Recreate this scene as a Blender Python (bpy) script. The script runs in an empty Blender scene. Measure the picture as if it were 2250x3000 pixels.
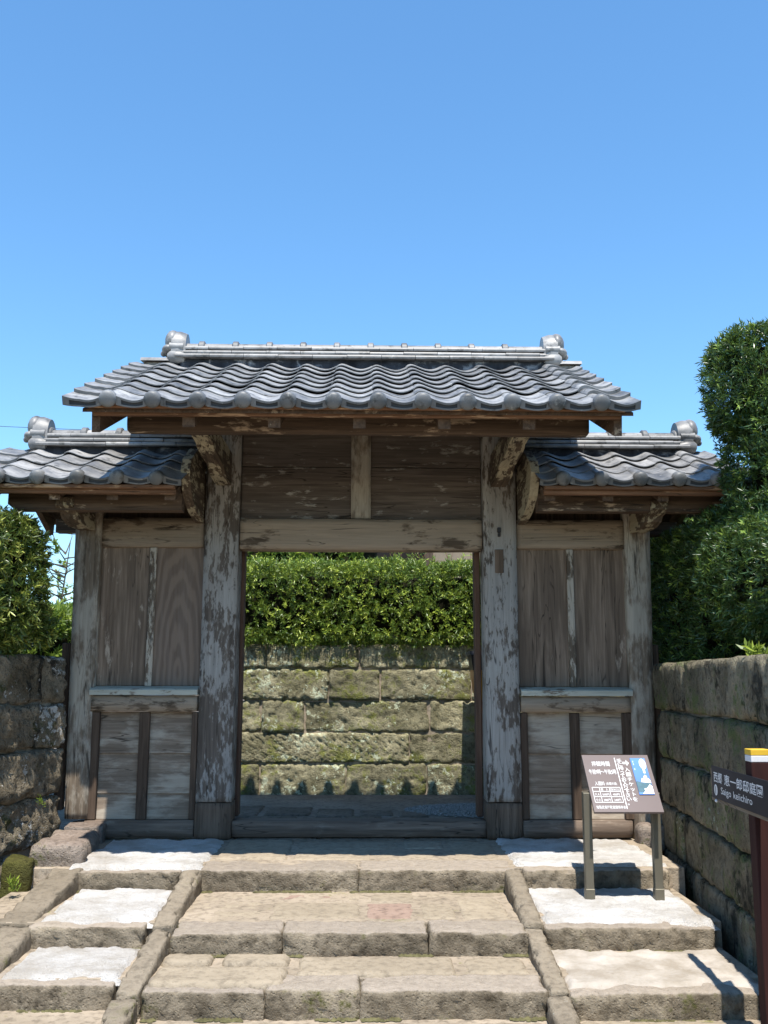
import bpy, math, random
import numpy as np
from mathutils import Vector, Matrix, noise as mnoise

# ------------------------------------------------------------------ camera, sky, sun
sc = bpy.context.scene
PITCH, YAW, ROLL = math.radians(9.8), math.radians(-1.06), math.radians(0.15)
fwd = Vector((-math.sin(YAW) * math.cos(PITCH), math.cos(YAW) * math.cos(PITCH), math.sin(PITCH)))
rgt = Vector((math.cos(YAW), math.sin(YAW), 0)); upv = rgt.cross(fwd)
r2 = rgt * math.cos(ROLL) + upv * math.sin(ROLL); u2 = -rgt * math.sin(ROLL) + upv * math.cos(ROLL)
cam = bpy.data.cameras.new('camera'); camo = bpy.data.objects.new('camera', cam)
sc.collection.objects.link(camo)
cam.sensor_fit = 'VERTICAL'; cam.sensor_height = 36.0; cam.sensor_width = 27.0
cam.lens = 36.0 * 2100 / 2212; cam.clip_end = 3000
M = Matrix((r2, u2, -fwd)).transposed().to_4x4(); M.translation = (0.045, -7.4, 1.15)
camo.matrix_world = M
sc.camera = camo

SUN_EL, SUN_AZ = math.radians(67), math.radians(4.5)      # azimuth to the right of the line behind the camera
world = bpy.data.worlds.new('World'); sc.world = world; world.use_nodes = True
wn = world.node_tree
bg = wn.nodes['Background']
sky = wn.nodes.new('ShaderNodeTexSky'); sky.sky_type = 'NISHITA'; sky.sun_disc = False
sky.sun_elevation = SUN_EL; sky.sun_rotation = math.pi - SUN_AZ
sky.air_density = 1.2; sky.dust_density = 0.0; sky.ozone_density = 9.5; sky.altitude = 0
hsv = wn.nodes.new('ShaderNodeHueSaturation'); hsv.inputs['Saturation'].default_value = 1.05; hsv.inputs['Hue'].default_value = 0.4925
wn.links.new(sky.outputs[0], hsv.inputs['Color']); wn.links.new(hsv.outputs[0], bg.inputs[0]); bg.inputs[1].default_value = 0.141
sun = bpy.data.lights.new('sun', 'SUN'); suno = bpy.data.objects.new('sun', sun); sc.collection.objects.link(suno)
sun.energy = 4.2; sun.angle = math.radians(0.55); sun.color = (1.0, 0.95, 0.87)
sdir = Vector((math.sin(SUN_AZ) * math.cos(SUN_EL), -math.cos(SUN_AZ) * math.cos(SUN_EL), math.sin(SUN_EL)))
suno.rotation_euler = sdir.to_track_quat('Z', 'Y').to_euler(); suno.location = sdir * 40
vs = sc.view_settings; vs.view_transform = 'Standard'; vs.look = 'None'; vs.exposure = 0.82; vs.gamma = 1.0
vs.use_curve_mapping = False
sc.cycles.max_bounces = 6

C = sc.collection
rnd = random.Random(7)
R = math.radians

# ------------------------------------------------------------------ node helpers
class G:
    def __init__(s, name):
        s.m = bpy.data.materials.new(name); s.m.use_nodes = True
        s.nt = s.m.node_tree; s.n = s.nt.nodes; s.b = s.n['Principled BSDF']
    def new(s, t, **k):
        n = s.n.new('ShaderNode' + t)
        for a, v in k.items(): setattr(n, a, v)
        return n
    def put(s, sock, v):
        if isinstance(v, bpy.types.NodeSocket): s.nt.links.new(v, sock)
        elif isinstance(v, (tuple, list)) and len(v) == 3 and sock.type == 'RGBA': sock.default_value = (*v, 1)
        else: sock.default_value = v
    def coords(s, scale=(1, 1, 1), rand=7.0):
        tc = s.new('TexCoord'); oi = s.new('ObjectInfo')
        mp = s.new('Mapping'); s.nt.links.new(tc.outputs['Object'], mp.inputs[0])
        mp.inputs['Scale'].default_value = scale
        ad = s.new('VectorMath', operation='ADD'); s.nt.links.new(mp.outputs[0], ad.inputs[0])
        mu = s.math('MULTIPLY', oi.outputs['Random'], rand)
        s.nt.links.new(mu, ad.inputs[1])
        return ad.outputs[0]
    def rand(s): return s.new('ObjectInfo').outputs['Random']
    def noise(s, vec, scale, detail=4, rough=0.55, dist=0.0):
        n = s.new('TexNoise'); s.nt.links.new(vec, n.inputs['Vector'])
        n.inputs['Scale'].default_value = scale; n.inputs['Detail'].default_value = detail
        n.inputs['Roughness'].default_value = rough; n.inputs['Distortion'].default_value = dist
        return n.outputs['Fac']
    def voro(s, vec, scale, feature='F1'):
        n = s.new('TexVoronoi', feature=feature); s.nt.links.new(vec, n.inputs['Vector'])
        n.inputs['Scale'].default_value = scale
        return n.outputs['Distance']
    def math(s, op, a, b=0.0, c=0.0, clamp=False):
        n = s.new('Math', operation=op, use_clamp=clamp)
        s.put(n.inputs[0], a); s.put(n.inputs[1], b); s.put(n.inputs[2], c)
        return n.outputs[0]
    def ramp(s, f, stops):
        n = s.new('ValToRGB'); s.nt.links.new(f, n.inputs[0]); e = n.color_ramp.elements
        while len(e) < len(stops): e.new(0.5)
        for i, (p, c) in enumerate(stops):
            e[i].position = p; e[i].color = (c, c, c, 1) if isinstance(c, (int, float)) else (*c, 1)
        return n.outputs[0]
    def step(s, f, lo, hi):
        n = s.new('MapRange'); s.put(n.inputs[0], f); n.inputs[1].default_value = lo; n.inputs[2].default_value = hi
        n.interpolation_type = 'SMOOTHSTEP'
        return n.outputs[0]
    def mix(s, f, a, b, mode='MIX'):
        n = s.new('MixRGB', blend_type=mode); s.put(n.inputs[0], f); s.put(n.inputs[1], a); s.put(n.inputs[2], b)
        return n.outputs[0]
    def bump(s, h, strength=0.4, dist=0.02):
        n = s.new('Bump'); n.inputs['Strength'].default_value = strength; n.inputs['Distance'].default_value = dist
        s.nt.links.new(h, n.inputs['Height']); s.nt.links.new(n.outputs[0], s.b.inputs['Normal'])
    def out(s, col, rough=0.8, spec=0.3, metal=0.0):
        s.put(s.b.inputs['Base Color'], col); s.put(s.b.inputs['Roughness'], rough)
        s.put(s.b.inputs['Specular IOR Level'], spec); s.put(s.b.inputs['Metallic'], metal)
        return s.m

def wood(name, axis, dark, mid, pale, flake=0.5, soft=0.05, fscale=9, stain=0.4, grainy=1.0, bump=0.5):
    """weathered timber: fine grain along axis, pale flaking film with a broken outline, soft stains"""
    g = G(name)
    st = [1, 1, 1]; st['xyz'.index(axis)] = 0.055
    st2 = [1, 1, 1]; st2['xyz'.index(axis)] = 0.30
    v = g.coords(tuple(st)); v2 = g.coords(tuple(st2)); v3 = g.coords()
    gr = g.noise(v, 55, 6, 0.6, 0.4); gr2 = g.noise(v, 14, 4, 0.5, 1.2)
    reg = g.noise(v3, 1.7, 3, 0.5)
    fl = g.math('SUBTRACT', g.math('ADD', g.math('MULTIPLY', g.noise(v2, fscale * .7, 8, 0.66, 0.3), .8), g.math('MULTIPLY', g.noise(v2, fscale * 2.6, 6, 0.65, 0.2), .8)), .3)
    base = g.mix(g.ramp(gr, [(0.3, 0.0), (0.7, 1.0)]), dark, mid)
    base = g.mix(g.math('MULTIPLY', g.ramp(gr2, [(0.42, 1.0), (0.55, 0.0)]), 0.45 * grainy), base, tuple(c * 0.55 for c in dark))
    f = g.math('ADD', fl, g.math('MULTIPLY', g.math('SUBTRACT', reg, 0.5), 0.55))
    mask = g.step(f, 1 - flake - soft, 1 - flake + soft)
    pv = g.mix(g.ramp(gr, [(0.3, 0.0), (0.75, 1.0)]), tuple(c * 0.72 for c in pale), pale)
    col = g.mix(mask, base, pv)
    stn = g.noise(v2, 2.3, 5, 0.6)
    col = g.mix(g.math('MULTIPLY', g.ramp(stn, [(0.50, 0.0), (0.72, 1.0)]), stain), col, tuple(c * 0.6 for c in dark))
    ck = g.noise(v, 17, 2, 0.5, 0.8); ck = g.math('ABSOLUTE', g.math('SUBTRACT', ck, 0.5)); ckm = g.math('SUBTRACT', 1.0, g.step(ck, 0.002, 0.014))
    ckm = g.math('MULTIPLY', ckm, g.step(g.noise(v2, 3.1, 3, .5), .45, .60))
    col = g.mix(g.math('MULTIPLY', ckm, .75), col, (0.018, 0.014, 0.011))
    h = g.math('SUBTRACT', g.math('ADD', g.math('MULTIPLY', mask, 0.5), g.math('MULTIPLY', gr, 0.6)), g.math('MULTIPLY', ckm, .8))
    h = g.math('ADD', h, g.math('MULTIPLY', gr2, 0.4))
    g.bump(h, bump, 0.006)
    return g.out(col, 0.82, 0.25)

def stone(name, c1, c2, moss=0.0, mosscol=(0.09, 0.10, 0.02), lichen=0.0, lichcol=(0.42, 0.42, 0.36), streak=0.0,
          bump=0.6, bdist=0.02, scale=1.0, dust=0.0, dustcol=(0.42, 0.34, 0.26), vary=0.35):
    g = G(name); v = g.coords((scale,) * 3, 11.0)
    n1 = g.noise(v, 3.0, 8, 0.62, 0.3); n2 = g.noise(v, 24, 5, 0.6); n3 = g.noise(v, 95, 4, 0.7)
    col = g.mix(g.ramp(n1, [(0.34, 0.0), (0.66, 1.0)]), c1, c2)
    col = g.mix(g.ramp(n2, [(0.30, 0.75), (0.52, 0.0)]), col, tuple(c * 0.42 for c in c1))
    if moss:
        m = g.noise(v, 2.2, 7, 0.65); mm = g.math('ADD', m, g.math('MULTIPLY', g.math('SUBTRACT', n2, 0.5), 0.5))
        col = g.mix(g.step(mm, 0.68 - 0.36 * moss, 0.82 - 0.36 * moss), col, g.mix(n3, tuple(c * .6 for c in mosscol), tuple(c * 1.5 for c in mosscol)))
    if streak:
        v2 = g.coords((scale, scale, scale * 0.45), 5.0)
        k = g.noise(v2, 3.2, 9, 0.70, .5); k2 = g.math('ADD', k, g.math('MULTIPLY', g.math('SUBTRACT', n2, 0.5), 0.35))
        col = g.mix(g.math('MULTIPLY', g.step(k2, 0.66 - 0.3 * streak, 0.78 - 0.3 * streak), 0.88), col, (0.022, 0.021, 0.018))
    if lichen:
        l = g.noise(v, 19, 6, 0.7, 0.2); lr = g.noise(v, 1.6, 3, 0.5)
        ll = g.math('ADD', l, g.math('MULTIPLY', g.math('SUBTRACT', lr, 0.5), 0.6))
        col = g.mix(g.step(ll, 0.80 - 0.3 * lichen, 0.86 - 0.3 * lichen), col, lichcol)
    if dust:
        ge = g.new('NewGeometry'); sx = g.new('SeparateXYZ'); g.nt.links.new(ge.outputs['Normal'], sx.inputs[0])
        dm = g.math('MULTIPLY', g.step(sx.outputs[2], 0.55, 0.95), g.ramp(n1, [(0.3, 1.0), (0.85, 0.6)]))
        col = g.mix(g.math('MULTIPLY', dm, dust), col, g.mix(g.ramp(n2, [(0.3, 0.0), (0.7, 1.0)]), tuple(c * 0.75 for c in dustcol), dustcol))
    rv = g.math('ADD', g.math('MULTIPLY', g.rand(), vary), 1 - vary / 2)
    col = g.mix(1.0, col, rv, 'MULTIPLY')
    h = g.math('ADD', g.math('MULTIPLY', n2, 0.8), g.math('MULTIPLY', n3, 0.55)); h = g.math('ADD', h, g.math('MULTIPLY', n1, 0.6))
    pitn = g.voro(v, 42); h = g.math('SUBTRACT', h, g.math('MULTIPLY', g.ramp(pitn, [(0.05, 1.0), (0.28, 0.0)]), .35))
    col = g.mix(g.math('MULTIPLY', g.ramp(n3, [(0.28, 1.0), (0.42, 0.0)]), .5), col, tuple(c * .35 for c in c1))
    g.bump(h, bump, bdist)
    return g.out(col, 0.92, 0.15)

def plain(name, col, rough=0.6, spec=0.3, metal=0.0, var=0.15, nscale=12, bump=0.0):
    g = G(name); v = g.coords(); n = g.noise(v, nscale, 6, 0.6)
    c = g.mix(g.ramp(n, [(0.3, 0.0), (0.7, 1.0)]), tuple(x * (1 - var) for x in col), tuple(min(1, x * (1 + var)) for x in col))
    if bump: g.bump(n, bump, 0.01)
    return g.out(c, rough, spec, metal)

def leafmat(name, c_old, c_new, gloss=0.35, trans=0.3):
    g = G(name); at = g.new('Attribute', attribute_name='leafvar'); f = at.outputs['Fac']
    col = g.ramp(f, [(0.0, tuple(c * 0.75 for c in c_old)), (0.65, c_old), (0.9, c_new), (1.0, tuple(min(1, c * 1.25) for c in c_new))])
    g.out(col, gloss, 0.5)
    tr = g.new('BsdfTranslucent'); tcol = g.mix(0.5, col, tuple(c * 1.6 for c in c_new)); g.put(tr.inputs[0], tcol)
    mx = g.new('MixShader'); mx.inputs[0].default_value = trans
    o = g.n['Material Output']
    g.nt.links.new(g.b.outputs[0], mx.inputs[1]); g.nt.links.new(tr.outputs[0], mx.inputs[2]); g.nt.links.new(mx.outputs[0], o.inputs[0])
    return g.m

# ------------------------------------------------------------------ mesh helpers
class MB:
    def __init__(s): s.v = []; s.f = []; s.sm = []
    def add(s, vs, fs, smooth=False):
        o = len(s.v); s.v += [tuple(p) for p in vs]; s.f += [tuple(i + o for i in f) for f in fs]; s.sm += [smooth] * len(fs)
        return s
    def box(s, x0, x1, y0, y1, z0, z1, c=0.006):
        """box with chamfered edges"""
        c = min(c, (x1 - x0) * .3, (y1 - y0) * .3, (z1 - z0) * .3)
        P = {}; vs = []
        X = (x0, x1); Y = (y0, y1); Z = (z0, z1)
        for i in (0, 1):
            for j in (0, 1):
                for k in (0, 1):
                    for a in range(3):
                        d = [c, c, c]; d[a] = 0
                        P[(i, j, k, a)] = len(vs)
                        vs.append((X[i] + d[0] * (1 - 2 * i), Y[j] + d[1] * (1 - 2 * j), Z[k] + d[2] * (1 - 2 * k)))
        fs = []
        for a in range(3):
            b, e = (a + 1) % 3, (a + 2) % 3
            for q in (0, 1):
                idx = []
                for (m, n) in ((0, 0), (1, 0), (1, 1), (0, 1)):
                    t = [0, 0, 0]; t[a] = q; t[b] = m; t[e] = n; idx.append(P[(*t, a)])
                fs.append(idx if q else idx[::-1])
            for m in (0, 1):
                for n in (0, 1):      # edge strip along axis a, between faces b and e
                    t0 = [0, 0, 0]; t0[b] = m; t0[e] = n; t1 = list(t0); t1[a] = 1
                    q4 = [P[(*t0, b)], P[(*t1, b)], P[(*t1, e)], P[(*t0, e)]]
                    fs.append(q4 if (m == n) else q4[::-1])
        for i in (0, 1):
            for j in (0, 1):
                for k in (0, 1):
                    t = [P[(i, j, k, 0)], P[(i, j, k, 1)], P[(i, j, k, 2)]]
                    fs.append(t if (i + j + k) % 2 else t[::-1])
        return s.add(vs, fs)
    def prism(s, poly, axis, a, b):
        """polygon in the plane across axis, extruded from a to b along it"""
        n = len(poly)
        def pt(p, t):
            return {'x': (t, p[0], p[1]), 'y': (p[0], t, p[1]), 'z': (p[0], p[1], t)}[axis]
        vs = [pt(p, a) for p in poly] + [pt(p, b) for p in poly]
        fs = [tuple(range(n))[::-1], tuple(range(n, 2 * n))]
        fs += [(i, (i + 1) % n, n + (i + 1) % n, n + i) for i in range(n)]
        return s.add(vs, fs)
    def tube(s, pts, rad, seg=8, cap=True):
        pts = [Vector(p) for p in pts]; n = len(pts)
        rad = rad if isinstance(rad, (list, tuple)) else [rad] * n
        vs = []; fs = []; prev = None
        for i, p in enumerate(pts):
            d = (pts[min(i + 1, n - 1)] - pts[max(i - 1, 0)]).normalized()
            a = Vector((0, 0, 1)) if abs(d.z) < .9 else Vector((1, 0, 0))
            if prev is not None: a = prev
            u = (a - d * a.dot(d)).normalized(); w = d.cross(u); prev = u
            for k in range(seg):
                t = 2 * math.pi * k / seg; vs.append(p + (u * math.cos(t) + w * math.sin(t)) * rad[i])
        for i in range(n - 1):
            for k in range(seg):
                fs.append((i * seg + k, i * seg + (k + 1) % seg, (i + 1) * seg + (k + 1) % seg, (i + 1) * seg + k))
        s.add(vs, fs, True)
        if cap: s.add(vs[:seg], [tuple(range(seg))[::-1]]); s.add(vs[-seg:], [tuple(range(seg))])
        return s
    def ball(s, c, r, seg=14, rings=9, lo=-1.0, hi=1.0):
        r = r if isinstance(r, tuple) else (r, r, r); vs = []; fs = []
        for i in range(rings + 1):
            t = math.pi * i / rings
            for k in range(seg):
                a = 2 * math.pi * k / seg
                vs.append((c[0] + r[0] * math.sin(t) * math.cos(a), c[1] + r[1] * math.sin(t) * math.sin(a), c[2] + r[2] * math.cos(t)))
        for i in range(rings):
            for k in range(seg):
                fs.append((i * seg + k, (i + 1) * seg + k, (i + 1) * seg + (k + 1) % seg, i * seg + (k + 1) % seg))
        return s.add(vs, fs, True)
    def mesh(s, name, mat):
        me = bpy.data.meshes.new(name); me.from_pydata(s.v, [], s.f); me.update()
        me.polygons.foreach_set('use_smooth', s.sm)
        if mat: me.materials.append(mat)
        return me
    def build(s, name, mat, parent=None, loc=None, rot=None): return obj(name, s.mesh(name, mat), parent, loc, rot)

def obj(name, me, parent=None, loc=None, rot=None):
    o = bpy.data.objects.new(name, me); C.objects.link(o)
    if parent: o.parent = parent
    if loc is not None: o.location = loc
    if rot is not None: o.rotation_euler = rot
    return o
def thing(name, label, cat, loc=(0, 0, 0), rot=(0, 0, 0), group=None):
    o = bpy.data.objects.new(name, None); C.objects.link(o); o.location = loc; o.rotation_euler = rot; o.empty_display_size = .2
    return tag(o, label, cat, group)
def tag(o, label=None, cat=None, group=None, kind=None):
    if label: o['label'] = label
    if cat: o['category'] = cat
    if group: o['group'] = group
    if kind: o['kind'] = kind
    return o

def block(x0, x1, y0, y1, z0, z1, r=0.02, amp=0.008, freq=9.0, seg=0.03, seed=0, extra=None, smooth=True, stretch=(1, 1, 1), amp2=0.0, skip=(), chip=0.0):
    """rough-hewn block: gridded box, rounded edges, noise relief"""
    L = (x1 - x0, y1 - y0, z1 - z0); cen = Vector(((x0 + x1) / 2, (y0 + y1) / 2, (z0 + z1) / 2))
    n = [max(1, int(round(l / seg))) for l in L]
    r = min(r, min(L) * .45); h = Vector(L) / 2
    idx = {}; vs = []; fs = []
    off = Vector((seed * 3.17, seed * 1.73, seed * 7.31))
    def vert(i, j, k):
        key = (i, j, k)
        if key in idx: return idx[key]
        p = Vector((-h.x + L[0] * i / n[0], -h.y + L[1] * j / n[1], -h.z + L[2] * k / n[2]))
        q = Vector([max(-h[a] + r, min(h[a] - r, p[a])) for a in range(3)])
        d = p - q; nm = d.normalized() if d.length > 1e-9 else Vector((0, 0, 1))
        p2 = q + nm * r
        s = Vector((p2.x * stretch[0], p2.y * stretch[1], p2.z * stretch[2])) * freq + off
        dd = amp * mnoise.noise(s) + amp * .5 * mnoise.noise(s * 2.3) + amp * .3 * mnoise.noise(s * 5.1)
        if amp2: dd += amp2 * mnoise.noise(s * .22 + off)
        if extra: dd += extra(p2, nm)
        if chip:
            e = sorted(h[a] - abs(p[a]) for a in range(3))[1]
            if e < .04: dd -= chip * (1 - e / .04) * max(0, mnoise.noise(p2 * 11 + off) + .5 * mnoise.noise(p2 * 27 + off) - .02)
        p2 = p2 + nm * dd + cen
        idx[key] = len(vs); vs.append(p2); return idx[key]
    for a in range(3):
        b, e = (a + 1) % 3, (a + 2) % 3
        for q in (0, n[a]):
            if (a, 1 if q else 0) in skip: continue
            for i in range(n[b]):
                for j in range(n[e]):
                    t = []
                    for (m, w) in ((0, 0), (1, 0), (1, 1), (0, 1)):
                        k = [0, 0, 0]; k[a] = q; k[b] = i + m; k[e] = j + w; t.append(vert(*k))
                    fs.append(t if q else t[::-1])
    m = MB(); m.add(vs, fs, smooth); return m

# ------------------------------------------------------------------ materials
DK, MD, PL = (0.10, 0.080, 0.064), (0.19, 0.155, 0.125), (0.42, 0.39, 0.35)
W_pillar = wood('flaking_timber_upright', 'z', DK, MD, PL, 0.495, 0.06, 15, 0.30)
W_pillar2 = wood('flaking_timber_upright_pale', 'z', DK, MD, (0.44, 0.412, 0.372), 0.55, 0.06, 15, 0.28)
W_post = wood('grey_timber_upright', 'z', (0.123, 0.093, 0.066), (0.277, 0.217, 0.156), (0.489, 0.435, 0.352), 0.50, 0.12, 8, 0.5)
W_foot = wood('brown_splice_timber', 'z', (0.113, 0.079, 0.055), (0.218, 0.157, 0.112), (0.382, 0.316, 0.244), 0.28, 0.1, 8, 0.3)
W_lintel = wood('grey_lintel_timber', 'x', (0.077, 0.054, 0.036), (0.206, 0.155, 0.107), (0.398, 0.314, 0.228), 0.60, 0.06, 7, 0.35)
W_beam = wood('dark_beam_timber', 'x', (0.076, 0.050, 0.034), (0.167, 0.112, 0.075), (0.578, 0.434, 0.304), 0.36, 0.05, 9, 0.3)
W_red = wood('reddish_eave_timber', 'x', (0.154, 0.081, 0.047), (0.309, 0.169, 0.097), (0.618, 0.419, 0.265), 0.38, 0.05, 8, 0.25)
W_raft = wood('dark_rafter_timber', 'y', (0.087, 0.054, 0.035), (0.176, 0.115, 0.076), (0.440, 0.324, 0.223), 0.34, 0.05, 9, 0.3)
W_arm = wood('pale_bracket_timber', 'y', (0.063, 0.044, 0.030), (0.177, 0.128, 0.086), (0.507, 0.435, 0.297), 0.47, 0.04, 10, 0.3)
W_brd = wood('weathered_gable_board', 'x', (0.100, 0.078, 0.064), (0.190, 0.155, 0.127), (0.418, 0.385, 0.339), 0.37, 0.05, 9, 0.3)
W_panel = wood('smooth_panel_board', 'z', (0.175, 0.125, 0.089), (0.318, 0.237, 0.172), (0.554, 0.454, 0.352), 0.30, 0.06, 6, 0.35, 1.3, 0.25)
W_low = wood('silvered_board', 'x', (0.196, 0.147, 0.106), (0.326, 0.255, 0.189), (0.539, 0.458, 0.358), 0.46, 0.12, 5, 0.3, 0.8, 0.35)
W_batten = wood('dark_red_batten', 'z', (0.071, 0.046, 0.031), (0.142, 0.099, 0.069), (0.284, 0.233, 0.164), 0.25, 0.06, 8, 0.3)
W_strip = wood('pale_flaking_batten', 'z', (0.095, 0.069, 0.049), (0.231, 0.181, 0.130), (0.571, 0.500, 0.401), 0.53, 0.05, 12, 0.3)
W_sill = wood('pale_sill_timber', 'x', (0.136, 0.106, 0.075), (0.299, 0.244, 0.184), (0.589, 0.587, 0.488), 0.57, 0.06, 12, 0.3)
W_sole = wood('dark_sole_timber', 'x', (0.143, 0.105, 0.080), (0.266, 0.201, 0.151), (0.475, 0.394, 0.311), 0.32, 0.15, 6, 0.4)
W_jamb = wood('red_brown_jamb', 'z', (0.099, 0.055, 0.038), (0.170, 0.103, 0.070), (0.284, 0.204, 0.139), 0.2, 0.08, 7, 0.2)
W_grain = None

def cathedral_wood():
    g = G('cathedral_grain_board'); v = g.coords((1, 1, 0.16), 0.0)
    n = g.noise(v, 3.4, 2, 0.4)
    wv = g.new('TexWave', wave_type='RINGS', rings_direction='Y'); mp = g.new('Mapping')
    tc = g.new('TexCoord'); g.nt.links.new(tc.outputs['Object'], mp.inputs[0])
    mp.inputs['Location'].default_value = (1.375, 0, -0.24); mp.inputs['Scale'].default_value = (1, 1, 0.20)
    g.nt.links.new(mp.outputs[0], wv.inputs[0]); wv.inputs['Scale'].default_value = 7.5; wv.inputs['Distortion'].default_value = 5.5
    wv.inputs['Detail'].default_value = 3; wv.inputs['Detail Scale'].default_value = 1.6
    fine = g.noise(g.coords((1, 1, 0.05)), 60, 5, 0.6)
    c = g.mix(g.ramp(wv.outputs['Fac'], [(0.25, 0.0), (0.8, 1.0)]), (0.155, 0.11, 0.08), (0.225, 0.162, 0.118))
    c = g.mix(g.ramp(fine, [(0.35, 0.0), (0.7, 0.45)]), c, (0.25, 0.2, 0.165))
    g.bump(wv.outputs['Fac'], 0.2, 0.004)
    return g.out(c, 0.8, 0.25)
W_grain = cathedral_wood()

def tile_mat(name, c1, c2, rough=0.42):
    g = G(name); v = g.coords((1, 1, 1), 23.0); n = g.noise(v, 6, 7, 0.62); n2 = g.noise(v, 34, 5, 0.6)
    c = g.mix(g.ramp(n, [(0.32, 0.0), (0.68, 1.0)]), c1, c2)
    c = g.mix(1.0, c, g.math('ADD', g.math('MULTIPLY', g.rand(), 0.55), 0.70), 'MULTIPLY')
    c = g.mix(g.ramp(n2, [(0.62, 0.0), (0.78, 0.55)]), c, (0.30, 0.29, 0.26))
    dk = g.noise(v, 11, 6, 0.7)
    c = g.mix(g.ramp(dk, [(0.34, 0.85), (0.46, 0.0)]), c, (0.045, 0.044, 0.04))
    lc = g.noise(v, 17, 6, 0.7)
    c = g.mix(g.ramp(lc, [(0.60, 0.0), (0.70, 0.6)]), c, (0.40, 0.385, 0.35))
    g.bump(g.math('ADD', n2, n), 0.12, 0.006)
    return g.out(c, g.math('ADD', g.math('MULTIPLY', n, 0.3), rough - .13), 0.5)
T_tile = tile_mat('smoked_clay_tile', (0.115, 0.113, 0.11), (0.36, 0.35, 0.335), 0.45)
T_ridge = tile_mat('smoked_ridge_tile', (0.105, 0.104, 0.103), (0.33, 0.322, 0.31), 0.5)
T_eave = tile_mat('smoked_eave_tile', (0.12, 0.122, 0.122), (0.19, 0.19, 0.188), 0.5)
T_dark = plain('tile_recess_dark', (0.055, 0.058, 0.062), 0.8)  # recess floor, coloured darker than the rest of the eave tile
def plaster():
    g = G('stained_ridge_plaster'); v = g.coords(); n = g.noise(v, 7, 7, 0.65, .4)
    c = g.ramp(n, [(0.35, (0.018, 0.018, 0.02)), (0.55, (0.05, 0.052, 0.058)), (0.66, (0.3, 0.3, 0.3))])
    g.bump(n, .3, .01); return g.out(c, 0.9, 0.2)
P_plaster = plaster()
P_mortar = stone('crumbling_mortar', (0.20, 0.17, 0.13), (0.33, 0.29, 0.24), lichen=.2, bump=.8)

S_back = stone('mossy_tuff', (0.165, 0.15, 0.085), (0.45, 0.405, 0.26), moss=.48, mosscol=(0.20, 0.205, 0.06), lichen=.70, lichcol=(0.55, 0.58, 0.41), bump=.9, bdist=.03)
S_left = stone('black_lichen_tuff', (0.16, 0.13, 0.085), (0.42, 0.35, 0.25), moss=.3, mosscol=(0.07, 0.075, 0.02), lichen=.62, lichcol=(0.62, 0.60, 0.55), streak=.45, bump=1.0, bdist=.04)
S_right = stone('dark_algae_tuff', (0.155, 0.135, 0.09), (0.34, 0.295, 0.21), moss=.46, mosscol=(0.13, 0.155, 0.065), lichen=.40, lichcol=(0.34, 0.37, 0.30), streak=.5, bump=.9, bdist=.03)
S_step = stone('step_tuff', (0.115, 0.093, 0.064), (0.33, 0.275, 0.20), moss=.24, mosscol=(0.085, 0.085, 0.025), bump=.75, bdist=.022, dust=1.0, dustcol=(0.43, 0.362, 0.292), vary=.14)
S_pave = stone('paving_tuff', (0.27, 0.222, 0.16), (0.38, 0.315, 0.23), bump=.6, bdist=.012, dust=.5, dustcol=(0.43, 0.355, 0.26), vary=.2)
S_pink = stone('pink_tuff', (0.28, 0.195, 0.15), (0.36, 0.26, 0.205), bump=.45, bdist=.012, vary=.1)
S_kerb = stone('kerb_tuff', (0.17, 0.14, 0.10), (0.28, 0.235, 0.175), moss=.2, mosscol=(0.09, 0.09, 0.03), lichen=.3, dust=.5, dustcol=(0.36, 0.30, 0.225), bump=.7, bdist=.02, vary=.2)
S_bed = stone('tan_mortar_bed', (0.30, 0.245, 0.18), (0.42, 0.345, 0.26), moss=.1, mosscol=(0.16, 0.16, 0.05), bump=.5, bdist=.012, vary=0)
S_boul = stone('pale_boulder', (0.24, 0.20, 0.16), (0.40, 0.33, 0.275), moss=.25, lichen=.2, bump=.9, bdist=.03, dust=.5, dustcol=(0.36, 0.27, 0.22))
S_mossy = stone('thick_moss', (0.09, 0.085, 0.03), (0.16, 0.15, 0.04), moss=.65, mosscol=(0.09, 0.088, 0.022), bump=1.0, bdist=.03)
def sand():
    g = G('white_sand'); v = g.coords(); n = g.noise(v, 3.2, 8, .68); n2 = g.noise(v, 120, 3, .6); sp = g.noise(v, 30, 6, .75); n4 = g.noise(v, 11, 6, .7)
    c = g.mix(g.ramp(n, [(0.36, 0.0), (0.6, 1.0)]), (0.52, 0.475, 0.415), (0.78, 0.76, 0.73))
    c = g.mix(g.ramp(n4, [(0.56, 0.0), (0.72, 0.5)]), c, (0.50, 0.45, 0.38))
    c = g.mix(g.ramp(sp, [(0.63, 0.0), (0.72, 0.75)]), c, (0.26, 0.22, 0.18))
    c = g.mix(g.ramp(n2, [(0.33, 0.25), (0.5, 0.0)]), c, (0.35, 0.31, 0.27))
    g.bump(g.math('ADD', n2, g.math('MULTIPLY', sp, 1.5)), .9, .014); return g.out(c, .95, .1)
P_sand = sand()
def sand2():
    g = G('trodden_pale_sand'); v = g.coords(); n = g.noise(v, 5, 7, .65); n2 = g.noise(v, 80, 3, .6); sp = g.noise(v, 26, 5, .7)
    c = g.mix(g.ramp(n, [(0.35, 0.0), (0.65, 1.0)]), (0.32, 0.275, 0.22), (0.52, 0.47, 0.41))
    c = g.mix(g.ramp(sp, [(0.64, 0.0), (0.75, 0.7)]), c, (0.24, 0.20, 0.16))
    g.bump(g.math('ADD', n2, sp), .5, .008); return g.out(c, .95, .1)
P_sand2 = sand2()

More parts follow.
